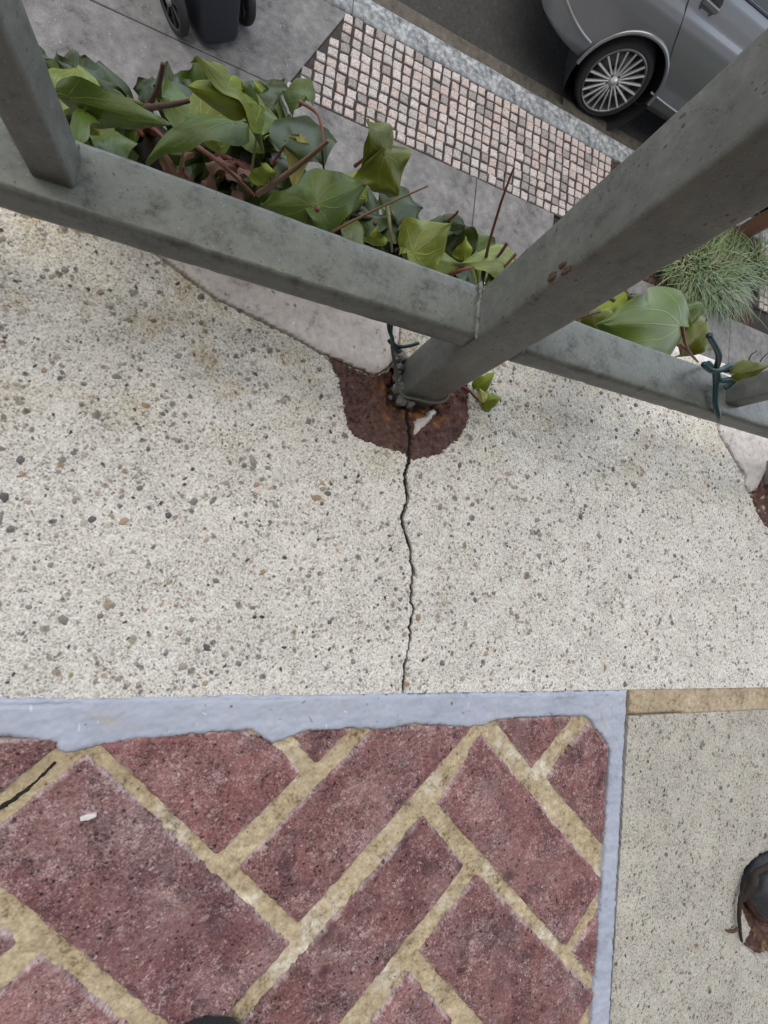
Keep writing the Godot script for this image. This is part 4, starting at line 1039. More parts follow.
func planting() -> void:
	var bed := thing("planting_bed", "bare brown soil bed cut into the pavement around the grass clumps", "planting bed", Vector3.ZERO, "", "structure")
	put("soil", grid(70, 50, func(u: float, t: float):
		var x := lerpf(2.775, 4.75, u); var z := lerpf(-3.575, -2.60, t)
		return Vector3(x, -2.375 + 0.03 * n2(x, z, 4.0) + 0.018 * n2(x, z, 17.0) - 0.03 * (1.0 if u < 0.01 or u > 0.99 or t < 0.02 or t > 0.98 else 0.0), z), 0.15), M.soil, bed)
	var tr := thing("street_tree", "reddish brown tree trunk rising from the soil bed behind the post", "tree", Vector3(4.47, -2.38, -3.5))
	var trunk: MeshInstance3D = put("trunk", tube([Vector3(4.47, -2.45, -3.5), Vector3(4.47, -2.0, -3.5), Vector3(4.49, -1.2, -3.48), Vector3(4.46, 0.2, -3.5), Vector3(4.5, 1.6, -3.55)], 0.085, 0.05, 14, 8, 0.10), M.bark, tr)
	for k in 6:
		var a := TAU * k / 6.0
		put("limb", tube([Vector3(4.48, 0.5 + k * 0.18, -3.51), Vector3(4.48 + cos(a) * 0.35, 0.95 + k * 0.2, -3.51 + sin(a) * 0.35), Vector3(4.48 + cos(a) * 0.7, 1.5 + k * 0.2, -3.51 + sin(a) * 0.7)], 0.025, 0.008), M.bark, trunk)
	var cr := SurfaceTool.new(); cr.begin(Mesh.PRIMITIVE_TRIANGLES)
	for k in 1500:
		var d := Vector3(rng.randfn(), rng.randfn(), rng.randfn()).normalized() * pow(rng.randf(), 0.4)
		var p := Vector3(4.48, 1.9, -3.52) + d * Vector3(0.95, 0.8, 0.95)
		var u := Vector3(rng.randfn(), rng.randfn() * 0.5, rng.randfn()).normalized() * 0.07
		var w := u.cross(Vector3(rng.randfn(), rng.randfn(), rng.randfn())).normalized() * 0.025
		quad(cr, p - u, p + w, p + u, p - w)
	cr.generate_normals()
	tag(put("crown", cr.commit(), plain(Color(0.05, 0.085, 0.03), 0.6), tr), "", "", "", "stuff")
	grass(Vector3(3.86, -2.36, -2.95), Vector2(0.50, 0.30), 3300, "large grey green tuft of strappy grass spilling over the pavement")
	grass(Vector3(4.66, -2.36, -3.20), Vector2(0.14, 0.14), 260, "small green grass tuft beyond the large one at the soil bed's far corner")

func grass(c: Vector3, r: Vector2, n: int, label: String) -> void:
	var g := thing("grass_tuft", label, "grass tuft", c, "grass tufts in the soil bed")
	var greens := [Color(0.13, 0.215, 0.09), Color(0.17, 0.26, 0.12), Color(0.09, 0.165, 0.055), Color(0.24, 0.33, 0.18), Color(0.15, 0.21, 0.065), Color(0.26, 0.26, 0.13)]
	var v := PackedVector3Array(); var nr := PackedVector3Array(); var uv := PackedVector2Array(); var ix := PackedInt32Array(); var cl := PackedColorArray()
	for k in n:
		var a := rng.randf() * TAU
		var q := sqrt(rng.randf())
		var p := c + Vector3(cos(a) * r.x * q, 0, sin(a) * r.y * q)
		var out := (Vector3(cos(a), 0, sin(a)) * (0.25 + q * 0.6) + Vector3(rng.randfn(0, 0.55), 0, rng.randfn(0, 0.55)))
		var L := rng.randf_range(0.14, 0.30)
		var droop := rng.randf_range(1.0, 2.2)
		var col: Color = greens[rng.randi() % greens.size()] * rng.randf_range(0.8, 1.2)
		var wd := rng.randf_range(0.005, 0.009)
		var side := out.cross(Vector3.UP).normalized()
		var s0 := v.size()
		for s in 6:
			var t := s / 5.0
			var pt := p + Vector3.UP * L * (t - droop * 0.42 * t * t) + out * L * (0.25 * t + 0.75 * t * t * 0.9)
			for e in [-1.0, 1.0]:
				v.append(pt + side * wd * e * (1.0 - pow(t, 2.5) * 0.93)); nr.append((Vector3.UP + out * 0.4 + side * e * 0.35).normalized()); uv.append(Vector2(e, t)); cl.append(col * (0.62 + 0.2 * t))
		for s in 5:
			var b := s0 + s * 2
			ix.append_array([b, b + 1, b + 2, b + 1, b + 3, b + 2])
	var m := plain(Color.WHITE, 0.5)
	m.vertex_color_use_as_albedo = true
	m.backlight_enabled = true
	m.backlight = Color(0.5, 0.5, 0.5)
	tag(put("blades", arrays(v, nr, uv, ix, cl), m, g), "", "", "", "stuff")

# ---------------------------------------------------------------- ivy
func leaf_tex(sd: int, base: Color, dark: Color, vein: Color, patchy: float) -> ImageTexture:
	var w := 256
	var im := Image.create(w, w, false, Image.FORMAT_RGB8)
	for y in w:
		for x in w:
			var u := (x + 0.5) / w * 2.0 - 1.0; var t := (y + 0.5) / w
			var px := u * 0.55; var py := t - 0.12
			var d := 1.0
			for a in [0.0, 0.62, -0.62, 1.25, -1.25, 2.1, -2.1]:
				var dir := Vector2(sin(a), cos(a))
				var al := px * dir.x + py * dir.y
				var L := 0.9 if a == 0.0 else (0.75 if absf(a) < 1 else 0.5)
				if al > -0.02 and al < L:
					var bend := 0.06 * al * al * signf(a)
					var ac := absf(px * dir.y - py * dir.x + bend)
					d = minf(d, ac / (0.010 * (1.1 - al / L) + 0.003))
				# fine side veins
				if al > 0.05 and al < L:
					var ac2 := absf(px * dir.y - py * dir.x)
					var ph := fposmod(al * 9.0 - ac2 * 7.0, 1.0)
					if ac2 < 0.2: d = minf(d, 1.3 + absf(ph - 0.5) * 9.0)
			var n := 0.5 + 0.5 * n2(u + sd, t, 3.0) * 1.2
			var f := n2(u * 1.0 + sd * 3, t, 24.0) + 0.7 * n2(u + sd, t + 5, 9.0)
			var c := dark.lerp(base, clampf(n + 0.25 * f, 0, 1))
			var v := clampf(1.6 - d, 0, 1)
			if patchy > 0.0:
				var k := smoothstep(0.25, 0.6, n2(u * 0.8 + sd, t * 0.8, 3.3) + 0.30 * (1.0 - Vector2(px, py * 0.7).length() * 1.6) + 0.10 * f)
				c = c.lerp(vein, k * patchy)
				v = maxf(v, clampf((2.6 - d) * 0.4, 0, 1))
			c = c.lerp(vein, v * 0.8)
			if patchy > 0.15: c = c.lerp(vein, patchy * 1.6 * smoothstep(0.72, 0.98, maxf(absf(u), t) + 0.25 * n2(u + sd, t + 2, 7.0)))
			var sp := n2(u * 1.0 + sd * 7, t, 16.0)
			if sp > 0.62: c = c.lerp(Color(0.30, 0.22, 0.12), clampf((sp - 0.62) * 7.0, 0, 0.8))
			c = c * (1.0 + 0.16 * n2(u + sd, t, 60.0))
			im.set_pixel(x, y, c)
	return ImageTexture.create_from_image(im)

func leaf_mesh(b: Vector3, t: Vector3, w: float, roll: float, bend: float, fold: float) -> ArrayMesh:
	var ax := t - b
	var L := ax.length()
	ax /= L
	var cam_dir := (Vector3(0, 0.42, 0.02) - (b + t) / 2).normalized()
	var up := (cam_dir * 0.6 + Vector3(0, 1, 0) * 0.5)
	up = (up - ax * up.dot(ax)).normalized().rotated(ax, deg_to_rad(roll))
	var side := ax.cross(up)
	var nu := 15; var nv := 20
	var ph := rng.randf() * TAU
	var v := PackedVector3Array(); var uv := PackedVector2Array(); var ix := PackedInt32Array(); var nr := PackedVector3Array()
	for j in nv:
		var s := lerpf(-0.13, 1.0, float(j) / (nv - 1))
		# outline of an ivy leaf: broad lobed shoulders, drawn-out tip
		var q := clampf((s + 0.13) / 1.13, 0, 1)
		var wid := w / 2 * (pow(sin(PI * pow(q, 0.60)), 0.9) * (1.0 - 0.10 * q) + 0.07 * smoothstep(0.14, 0.30, q) * smoothstep(0.46, 0.31, q) - 0.06 * smoothstep(0.36, 0.5, q) * smoothstep(0.72, 0.54, q) + 0.025 * sin(q * 19.0 + ph))
		if j == nv - 1 or j == 0: wid = w * 0.01
		for i in nu:
			var a := float(i) / (nu - 1) * 2.0 - 1.0
			# heart-shaped base: the middle is notched towards the stalk
			var ss := s
			if s < 0.12: ss = lerpf(0.05, s, smoothstep(0.0, 0.45, absf(a))) if s < 0.05 else s
			var x := a * wid
			var h := -fold * absf(x) * 0.9 + bend * L * (0.25 - pow(ss - 0.5, 2.0)) * 1.0 - bend * L * 0.4 * pow(maxf(ss, 0), 3.0)
			h += 0.085 * w * sin(ss * 7.0 + ph + 2.2 * a) * absf(a) + 0.05 * w * sin(ss * 13.0 + ph * 2.0) * a * a - 0.30 * w * pow(absf(a), 3.0) * fold + 0.10 * w * a * sin(ss * 3.0 + ph * 1.7)
			v.append(b + ax * (ss * L) + side * x + up * h)
			uv.append(Vector2(a * 0.5 + 0.5, q))
	nr.resize(v.size())
	for j in nv - 1:
		for i in nu - 1:
			var k := j * nu + i
			for tri in [[k, k + 1, k + nu], [k + 1, k + nu + 1, k + nu]]:
				ix.append_array(tri)
				var c := (v[tri[1]] - v[tri[0]]).cross(v[tri[2]] - v[tri[0]])
				for e in tri: nr[e] += c
	for k in nr.size(): nr[k] = nr[k].normalized()
	return arrays(v, nr, uv, ix)

func ivy() -> void:
	var leaf_rows := [
		[Vector3(-0.1101, 0.0500, -0.2477), Vector3(-0.1285, 0.0400, -0.2552), 0.0193, 0, 0.1, 0.2, 0, 0],
		[Vector3(-0.1064, 0.0600, -0.2400), Vector3(-0.1019, 0.0800, -0.1985), 0.0235, 10, 0.15, 0.3, 2, 0],
		[Vector3(-0.1108, 0.0500, -0.2486), Vector3(-0.1085, 0.0300, -0.2610), 0.0177, -10, 0.2, 0.2, 0, 0],
		[Vector3(-0.1138, 0.0400, -0.2477), Vector3(-0.0897, 0.0300, -0.2611), 0.0266, 0, 0.25, 0.1, 0, 0],
		[Vector3(-0.0923, 0.1000, -0.1884), Vector3(-0.0483, 0.1100, -0.1858), 0.0172, 35, 0.12, 0.25, 1, 0],
		[Vector3(-0.0951, 0.0500, -0.2380), Vector3(-0.0725, 0.0600, -0.2373), 0.0131, -30, 0.2, 0.3, 4, 0],
		[Vector3(-0.0776, 0.0300, -0.2714), Vector3(-0.0914, 0.0200, -0.2775), 0.0184, 0, 0.2, 0.1, 0, 0],
		[Vector3(-0.0847, 0.1000, -0.1851), Vector3(-0.0780, 0.1200, -0.1530), 0.0127, 20, 0.1, 0.2, 1, 0],
		[Vector3(-0.0832, 0.0500, -0.2401), Vector3(-0.0939, 0.0500, -0.2298), 0.0182, 10, 0.3, 0.1, 0, 0],
		[Vector3(-0.1076, 0.0300, -0.2428), Vector3(-0.0878, 0.0200, -0.2426), 0.0301, 0, 0.2, 0.1, 0, 0],
		[Vector3(-0.0780, 0.0200, -0.2557), Vector3(-0.1019, 0.0100, -0.2480), 0.0273, 0, 0.2, 0.1, 0, 0],
		[Vector3(-0.0591, 0.0700, -0.2344), Vector3(-0.0385, 0.0600, -0.2431), 0.0269, 0, 0.15, 0.2, 1, 0],
		[Vector3(-0.0366, 0.1000, -0.2036), Vector3(-0.0147, 0.1000, -0.2193), 0.0262, 5, 0.35, 0.25, 2, 0],
		[Vector3(-0.0193, 0.1150, -0.1975), Vector3(-0.0580, 0.1100, -0.1702), 0.0215, 24, 0.4, 0.3, 1, 0],
		[Vector3(-0.0080, 0.1300, -0.1955), Vector3(-0.0312, 0.1600, -0.1763), 0.0197, 25, 0.12, 0.3, 2, 0],
		[Vector3(-0.0138, 0.1400, -0.1846), Vector3(-0.0339, 0.1500, -0.1710), 0.0142, -35, 0.25, 0.35, 3, 0],
		[Vector3(-0.0147, 0.1400, -0.1879), Vector3(-0.0054, 0.1100, -0.1918), 0.0092, 30, -0.15, 0.4, 1, 0],
		[Vector3(-0.0052, 0.0600, -0.2681), Vector3(-0.0265, 0.0500, -0.2864), 0.0344, 0, 0.2, 0.1, 0, 0],
		[Vector3(-0.0076, 0.0500, -0.2748), Vector3(0.0159, 0.0300, -0.2813), 0.0371, 0, 0.2, 0.1, 0, 0],
		[Vector3(0.0107, 0.1100, -0.2310), Vector3(-0.0010, 0.1000, -0.2389), 0.0193, 0, 0.2, 0.2, 1, 0],
		[Vector3(0.0090, 0.1000, -0.2154), Vector3(0.0359, 0.0700, -0.2623), 0.0317, -5, 0.3, 0.25, 0, 0],
		[Vector3(0.0088, 0.1000, -0.2165), Vector3(-0.0077, 0.0900, -0.2192), 0.0085, 30, 0.2, 0.3, 3, 0],
		[Vector3(0.0118, 0.1000, -0.2149), Vector3(0.0125, 0.0800, -0.2028), 0.0147, 5, 0.2, 0.25, 5, 0],
		[Vector3(-0.0021, 0.1000, -0.1849), Vector3(-0.0050, 0.1100, -0.1854), 0.0141, 0, 0.15, 0.2, 3, 0],
		[Vector3(0.0221, 0.1100, -0.1735), Vector3(0.0526, 0.1100, -0.1999), 0.0282, 15, 0.25, 0.25, 1, 0],
		[Vector3(0.0221, 0.1100, -0.1735), Vector3(-0.0043, 0.1000, -0.1704), 0.0200, -10, 0.2, 0.25, 1, 0],
		[Vector3(0.0559, 0.1200, -0.2106), Vector3(0.0408, 0.1300, -0.2135), 0.0237, 10, 0.1, 0.25, 4, 0],
		[Vector3(0.0549, 0.1200, -0.2090), Vector3(0.0685, 0.1100, -0.1981), 0.0333, -10, 0.15, 0.25, 4, 0],
		[Vector3(0.0712, 0.0500, -0.2184), Vector3(0.0581, 0.0300, -0.2541), 0.0334, 0, 0.25, 0.1, 0, 0],
		[Vector3(0.0455, 0.0600, -0.2160), Vector3(0.0312, 0.0500, -0.2292), 0.0235, 0, 0.2, 0.1, 0, 0],
		[Vector3(0.0483, 0.0900, -0.1774), Vector3(0.0555, 0.0700, -0.2112), 0.0169, 10, 0.2, 0.2, 4, 0],
		[Vector3(0.0805, 0.0600, -0.2350), Vector3(0.1097, 0.0500, -0.2526), 0.0301, 0, 0.3, 0.2, 0, 0],
		[Vector3(0.0921, 0.0400, -0.2458), Vector3(0.1117, 0.0200, -0.2542), 0.0231, 0, 0.3, 0.1, 0, 0],
		[Vector3(0.0658, 0.0800, -0.1871), Vector3(0.0646, 0.0900, -0.1898), 0.0153, 0, 0.2, 0.1, 3, 0],
		[Vector3(0.0844, 0.1000, -0.1751), Vector3(0.1039, 0.1100, -0.1947), 0.0337, 0, 0.12, 0.22, 2, 0],
		[Vector3(0.0844, 0.1000, -0.1751), Vector3(0.1266, 0.0900, -0.1867), 0.0249, -8, 0.1, 0.2, 2, 0],
		[Vector3(0.1149, 0.0800, -0.2222), Vector3(0.0992, 0.0700, -0.2181), 0.0140, 20, 0.3, 0.3, 0, 0],
		[Vector3(0.1149, 0.0800, -0.2222), Vector3(0.1372, 0.0700, -0.2325), 0.0096, 20, 0.5, 0.3, 0, 0],
		[Vector3(0.1193, 0.1000, -0.1848), Vector3(0.1140, 0.1100, -0.1908), 0.0125, 10, 0.15, 0.3, 3, 0],
		[Vector3(0.1614, 0.0900, -0.2030), Vector3(0.1196, 0.1000, -0.1823), 0.0221, -5, 0.15, 0.2, 2, 0],
		[Vector3(0.1669, 0.0800, -0.2065), Vector3(0.1442, 0.0900, -0.1814), 0.0261, 0, 0.2, 0.2, 1, 0],
		[Vector3(0.1497, 0.0500, -0.2331), Vector3(0.1759, 0.0500, -0.2459), 0.0231, 0, 0.2, 0.1, 1, 0],
		[Vector3(0.3022, 0.1100, -0.1879), Vector3(0.2210, 0.1150, -0.1657), 0.0591, 6, 0.12, 0.16, 6, 1],
		[Vector3(0.3091, 0.1050, -0.1922), Vector3(0.2902, 0.1000, -0.2139), 0.0414, 0, 0.2, 0.2, 1, 1],
		[Vector3(0.3580, 0.0900, -0.2176), Vector3(0.3453, 0.0800, -0.1892), 0.0480, -10, 0.25, 0.3, 4, 1],
		[Vector3(0.3630, 0.0850, -0.2214), Vector3(0.3356, 0.0800, -0.2193), 0.0233, 10, 0.3, 0.3, 4, 1],
		[Vector3(0.2879, 0.0700, -0.2291), Vector3(0.2701, 0.0600, -0.2164), 0.0196, 0, 0.15, 0.2, 3, 1],
		[Vector3(0.2922, 0.1550, -0.1332), Vector3(0.3086, 0.1650, -0.1390), 0.0131, 25, 0.2, 0.35, 4, 1],
		[Vector3(0.1909, 0.0120, -0.1452), Vector3(0.2033, 0.0200, -0.1599), 0.0150, 10, 0.5, 0.4, 3, 2],
		[Vector3(0.1994, 0.0100, -0.1351), Vector3(0.2144, 0.0160, -0.1413), 0.0177, 0, 0.6, 0.5, 3, 2],
		[Vector3(0.2009, 0.0080, -0.1342), Vector3(0.1907, 0.0160, -0.1412), 0.0140, -30, 0.6, 0.5, 5, 2],
	]
	var fill_rows := [
		[Vector3(0.0235, 0.0641, -0.2067), Vector3(0.0310, 0.0369, -0.2545), 0.0244, 39, 0.29, 0.33, 0, 0],
		[Vector3(-0.0424, 0.0333, -0.2811), Vector3(-0.0546, 0.0250, -0.2720), 0.0240, 33, 0.22, 0.29, 0, 0],
		[Vector3(-0.0928, 0.0571, -0.2169), Vector3(-0.0845, 0.0515, -0.2165), 0.0301, 33, 0.19, 0.34, 0, 0],
		[Vector3(-0.0913, 0.0265, -0.2334), Vector3(-0.0795, 0.0327, -0.2116), 0.0313, -21, 0.20, 0.30, 0, 0],
		[Vector3(0.0115, 0.0358, -0.2430), Vector3(0.0345, 0.0192, -0.2575), 0.0265, -29, 0.18, 0.33, 1, 0],
		[Vector3(0.0969, 0.0370, -0.2409), Vector3(0.1036, 0.0287, -0.2708), 0.0236, 40, 0.16, 0.29, 2, 0],
		[Vector3(-0.0466, 0.0259, -0.2888), Vector3(-0.0679, 0.0328, -0.2743), 0.0330, -41, 0.38, 0.12, 1, 0],
		[Vector3(-0.0123, 0.0455, -0.2620), Vector3(0.0009, 0.0611, -0.2397), 0.0233, 26, 0.29, 0.28, 1, 0],
		[Vector3(0.1388, 0.0425, -0.2371), Vector3(0.1815, 0.0338, -0.2490), 0.0293, 29, 0.24, 0.21, 0, 0],
		[Vector3(0.1476, 0.0360, -0.2239), Vector3(0.1583, 0.0290, -0.2532), 0.0234, 35, 0.22, 0.14, 1, 0],
		[Vector3(-0.0789, 0.0770, -0.1987), Vector3(-0.0772, 0.0890, -0.1742), 0.0213, -1, 0.32, 0.22, 1, 0],
		[Vector3(-0.0285, 0.0378, -0.2799), Vector3(-0.0073, 0.0617, -0.2522), 0.0308, -28, 0.25, 0.23, 1, 0],
		[Vector3(-0.1167, 0.0130, -0.2510), Vector3(-0.1235, 0.0193, -0.2262), 0.0303, 30, 0.18, 0.35, 1, 0],
		[Vector3(0.1293, 0.0466, -0.2382), Vector3(0.1532, 0.0341, -0.2302), 0.0244, -19, 0.25, 0.27, 1, 0],
		[Vector3(-0.0496, 0.0411, -0.2608), Vector3(-0.0526, 0.0490, -0.2732), 0.0292, 42, 0.39, 0.23, 0, 0],
		[Vector3(-0.0910, 0.0228, -0.2475), Vector3(-0.0844, 0.0160, -0.2716), 0.0298, 39, 0.25, 0.33, 1, 0],
		[Vector3(0.0389, 0.0097, -0.2533), Vector3(0.0178, 0.0142, -0.2603), 0.0299, -25, 0.31, 0.26, 0, 0],
		[Vector3(0.1489, 0.0305, -0.2349), Vector3(0.1763, 0.0204, -0.2248), 0.0289, -7, 0.21, 0.27, 0, 0],
		[Vector3(0.0082, 0.0329, -0.2758), Vector3(0.0219, 0.0337, -0.2911), 0.0231, 29, 0.21, 0.11, 1, 0],
		[Vector3(-0.0899, 0.0741, -0.2104), Vector3(-0.0997, 0.0645, -0.2008), 0.0269, 12, 0.21, 0.14, 4, 0],
		[Vector3(0.0037, 0.0422, -0.2143), Vector3(0.0290, 0.0143, -0.2497), 0.0214, 5, 0.28, 0.14, 4, 0],
		[Vector3(-0.0225, 0.0516, -0.2648), Vector3(-0.0393, 0.0682, -0.2394), 0.0214, 8, 0.32, 0.18, 1, 0],
		[Vector3(-0.0444, 0.0303, -0.2833), Vector3(-0.0248, 0.0156, -0.3104), 0.0308, -5, 0.19, 0.30, 4, 0],
		[Vector3(-0.1161, 0.0529, -0.2285), Vector3(-0.1179, 0.0487, -0.2117), 0.0216, 43, 0.19, 0.25, 2, 0],
		[Vector3(-0.0085, 0.0084, -0.2426), Vector3(0.0103, 0.0072, -0.2696), 0.0307, 10, 0.32, 0.11, 1, 0],
		[Vector3(-0.0447, 0.0280, -0.2799), Vector3(-0.0558, 0.0455, -0.2650), 0.0323, 4, 0.10, 0.29, 4, 0],
		[Vector3(0.0091, 0.0691, -0.2117), Vector3(0.0306, 0.0613, -0.2330), 0.0256, 19, 0.37, 0.22, 0, 0],
		[Vector3(-0.0610, 0.0501, -0.2561), Vector3(-0.0615, 0.0431, -0.2826), 0.0229, 17, 0.37, 0.34, 0, 0],
		[Vector3(-0.0436, 0.0214, -0.2927), Vector3(-0.0202, 0.0122, -0.3064), 0.0356, -15, 0.23, 0.12, 4, 0],
		[Vector3(0.0429, 0.0596, -0.2250), Vector3(0.0524, 0.0590, -0.2442), 0.0206, -18, 0.38, 0.14, 0, 0],
		[Vector3(-0.0336, 0.0185, -0.2993), Vector3(-0.0497, 0.0038, -0.3185), 0.0243, 6, 0.32, 0.32, 0, 0],
		[Vector3(-0.1222, 0.0376, -0.2443), Vector3(-0.1246, 0.0510, -0.2444), 0.0226, -18, 0.27, 0.27, 1, 0],
		[Vector3(0.1298, 0.0404, -0.2289), Vector3(0.1039, 0.0554, -0.2234), 0.0261, -32, 0.17, 0.19, 4, 0],
		[Vector3(-0.0808, 0.0436, -0.2204), Vector3(-0.0924, 0.0367, -0.2336), 0.0269, -23, 0.36, 0.22, 1, 0],
		[Vector3(-0.0857, 0.0705, -0.2082), Vector3(-0.1044, 0.0588, -0.2146), 0.0272, 22, 0.13, 0.33, 2, 0],
		[Vector3(0.1019, 0.0246, -0.2537), Vector3(0.0792, 0.0325, -0.2544), 0.0257, -10, 0.14, 0.31, 1, 0],
		[Vector3(0.0771, 0.0491, -0.2196), Vector3(0.0882, 0.0572, -0.2353), 0.0239, -36, 0.11, 0.15, 0, 0],
		[Vector3(-0.0038, 0.0345, -0.2219), Vector3(-0.0153, 0.0559, -0.2159), 0.0292, -15, 0.24, 0.15, 0, 0],
		[Vector3(-0.1123, 0.0376, -0.2153), Vector3(-0.0957, 0.0581, -0.2164), 0.0281, 15, 0.11, 0.32, 1, 0],
		[Vector3(0.1118, 0.0515, -0.2200), Vector3(0.1302, 0.0699, -0.2236), 0.0208, 15, 0.19, 0.27, 0, 0],
		[Vector3(-0.1037, 0.0572, -0.2116), Vector3(-0.1191, 0.0572, -0.2121), 0.0268, -28, 0.21, 0.12, 2, 0],
		[Vector3(-0.0838, 0.0491, -0.2301), Vector3(-0.0888, 0.0695, -0.2254), 0.0193, -39, 0.33, 0.20, 0, 0],
		[Vector3(-0.1057, 0.0710, -0.1910), Vector3(-0.1056, 0.0562, -0.2197), 0.0274, -36, 0.24, 0.27, 0, 0],
		[Vector3(-0.0168, 0.0423, -0.2298), Vector3(0.0074, 0.0545, -0.2234), 0.0297, -27, 0.31, 0.26, 0, 0],
		[Vector3(-0.0030, 0.0532, -0.2785), Vector3(-0.0080, 0.0487, -0.2653), 0.0309, -25, 0.11, 0.23, 2, 0],
		[Vector3(-0.0282, 0.0208, -0.2945), Vector3(-0.0460, 0.0232, -0.2857), 0.0341, 44, 0.27, 0.13, 2, 0],
		[Vector3(-0.1162, 0.0138, -0.2366), Vector3(-0.1120, 0.0119, -0.2566), 0.0231, -6, 0.27, 0.16, 0, 0],
		[Vector3(-0.0092, 0.0713, -0.2358), Vector3(-0.0196, 0.0464, -0.2756), 0.0285, -10, 0.33, 0.10, 1, 0],
		[Vector3(0.0420, 0.0630, -0.2132), Vector3(0.0206, 0.0781, -0.2016), 0.0251, 18, 0.18, 0.30, 4, 0],
		[Vector3(0.0075, 0.0388, -0.2761), Vector3(0.0030, 0.0237, -0.2710), 0.0282, 21, 0.11, 0.13, 0, 0],
		[Vector3(0.0993, 0.0165, -0.2650), Vector3(0.1057, 0.0009, -0.2482), 0.0250, -12, 0.15, 0.25, 0, 0],
		[Vector3(0.0633, 0.0529, -0.2376), Vector3(0.0399, 0.0716, -0.2169), 0.0274, -34, 0.20, 0.33, 2, 0],
		[Vector3(0.0053, 0.0233, -0.2945), Vector3(0.0314, 0.0235, -0.2994), 0.0226, -33, 0.36, 0.27, 0, 0],
		[Vector3(0.1453, 0.0614, -0.2261), Vector3(0.1235, 0.0521, -0.2344), 0.0234, -26, 0.27, 0.19, 0, 0],
		[Vector3(-0.0462, 0.0562, -0.2461), Vector3(-0.0394, 0.0647, -0.2589), 0.0236, -32, 0.17, 0.20, 0, 0],
		[Vector3(-0.0904, 0.0319, -0.2480), Vector3(-0.1018, 0.0189, -0.2781), 0.0306, 32, 0.29, 0.30, 4, 0],
		[Vector3(0.0525, 0.0502, -0.2369), Vector3(0.0293, 0.0668, -0.2270), 0.0257, 1, 0.25, 0.24, 4, 0],
		[Vector3(-0.0175, 0.0369, -0.2787), Vector3(-0.0417, 0.0315, -0.2838), 0.0269, 41, 0.11, 0.29, 0, 0],
		[Vector3(-0.0697, 0.0521, -0.2564), Vector3(-0.0535, 0.0555, -0.2521), 0.0237, 38, 0.18, 0.28, 0, 0],
		[Vector3(-0.1237, 0.0404, -0.2432), Vector3(-0.1057, 0.0516, -0.2444), 0.0280, 5, 0.24, 0.12, 0, 0],
		[Vector3(-0.0700, 0.0130, -0.2386), Vector3(-0.0918, 0.0023, -0.2434), 0.0299, 35, 0.37, 0.25, 4, 0],
		[Vector3(-0.0569, 0.0641, -0.2360), Vector3(-0.0456, 0.0531, -0.2656), 0.0231, 26, 0.34, 0.12, 0, 0],
		[Vector3(-0.1091, 0.0489, -0.2337), Vector3(-0.0990, 0.0519, -0.2186), 0.0261, -8, 0.17, 0.22, 0, 0],
		[Vector3(-0.0579, 0.0159, -0.2765), Vector3(-0.0809, 0.0099, -0.2868), 0.0302, 9, 0.16, 0.15, 0, 0],
	]
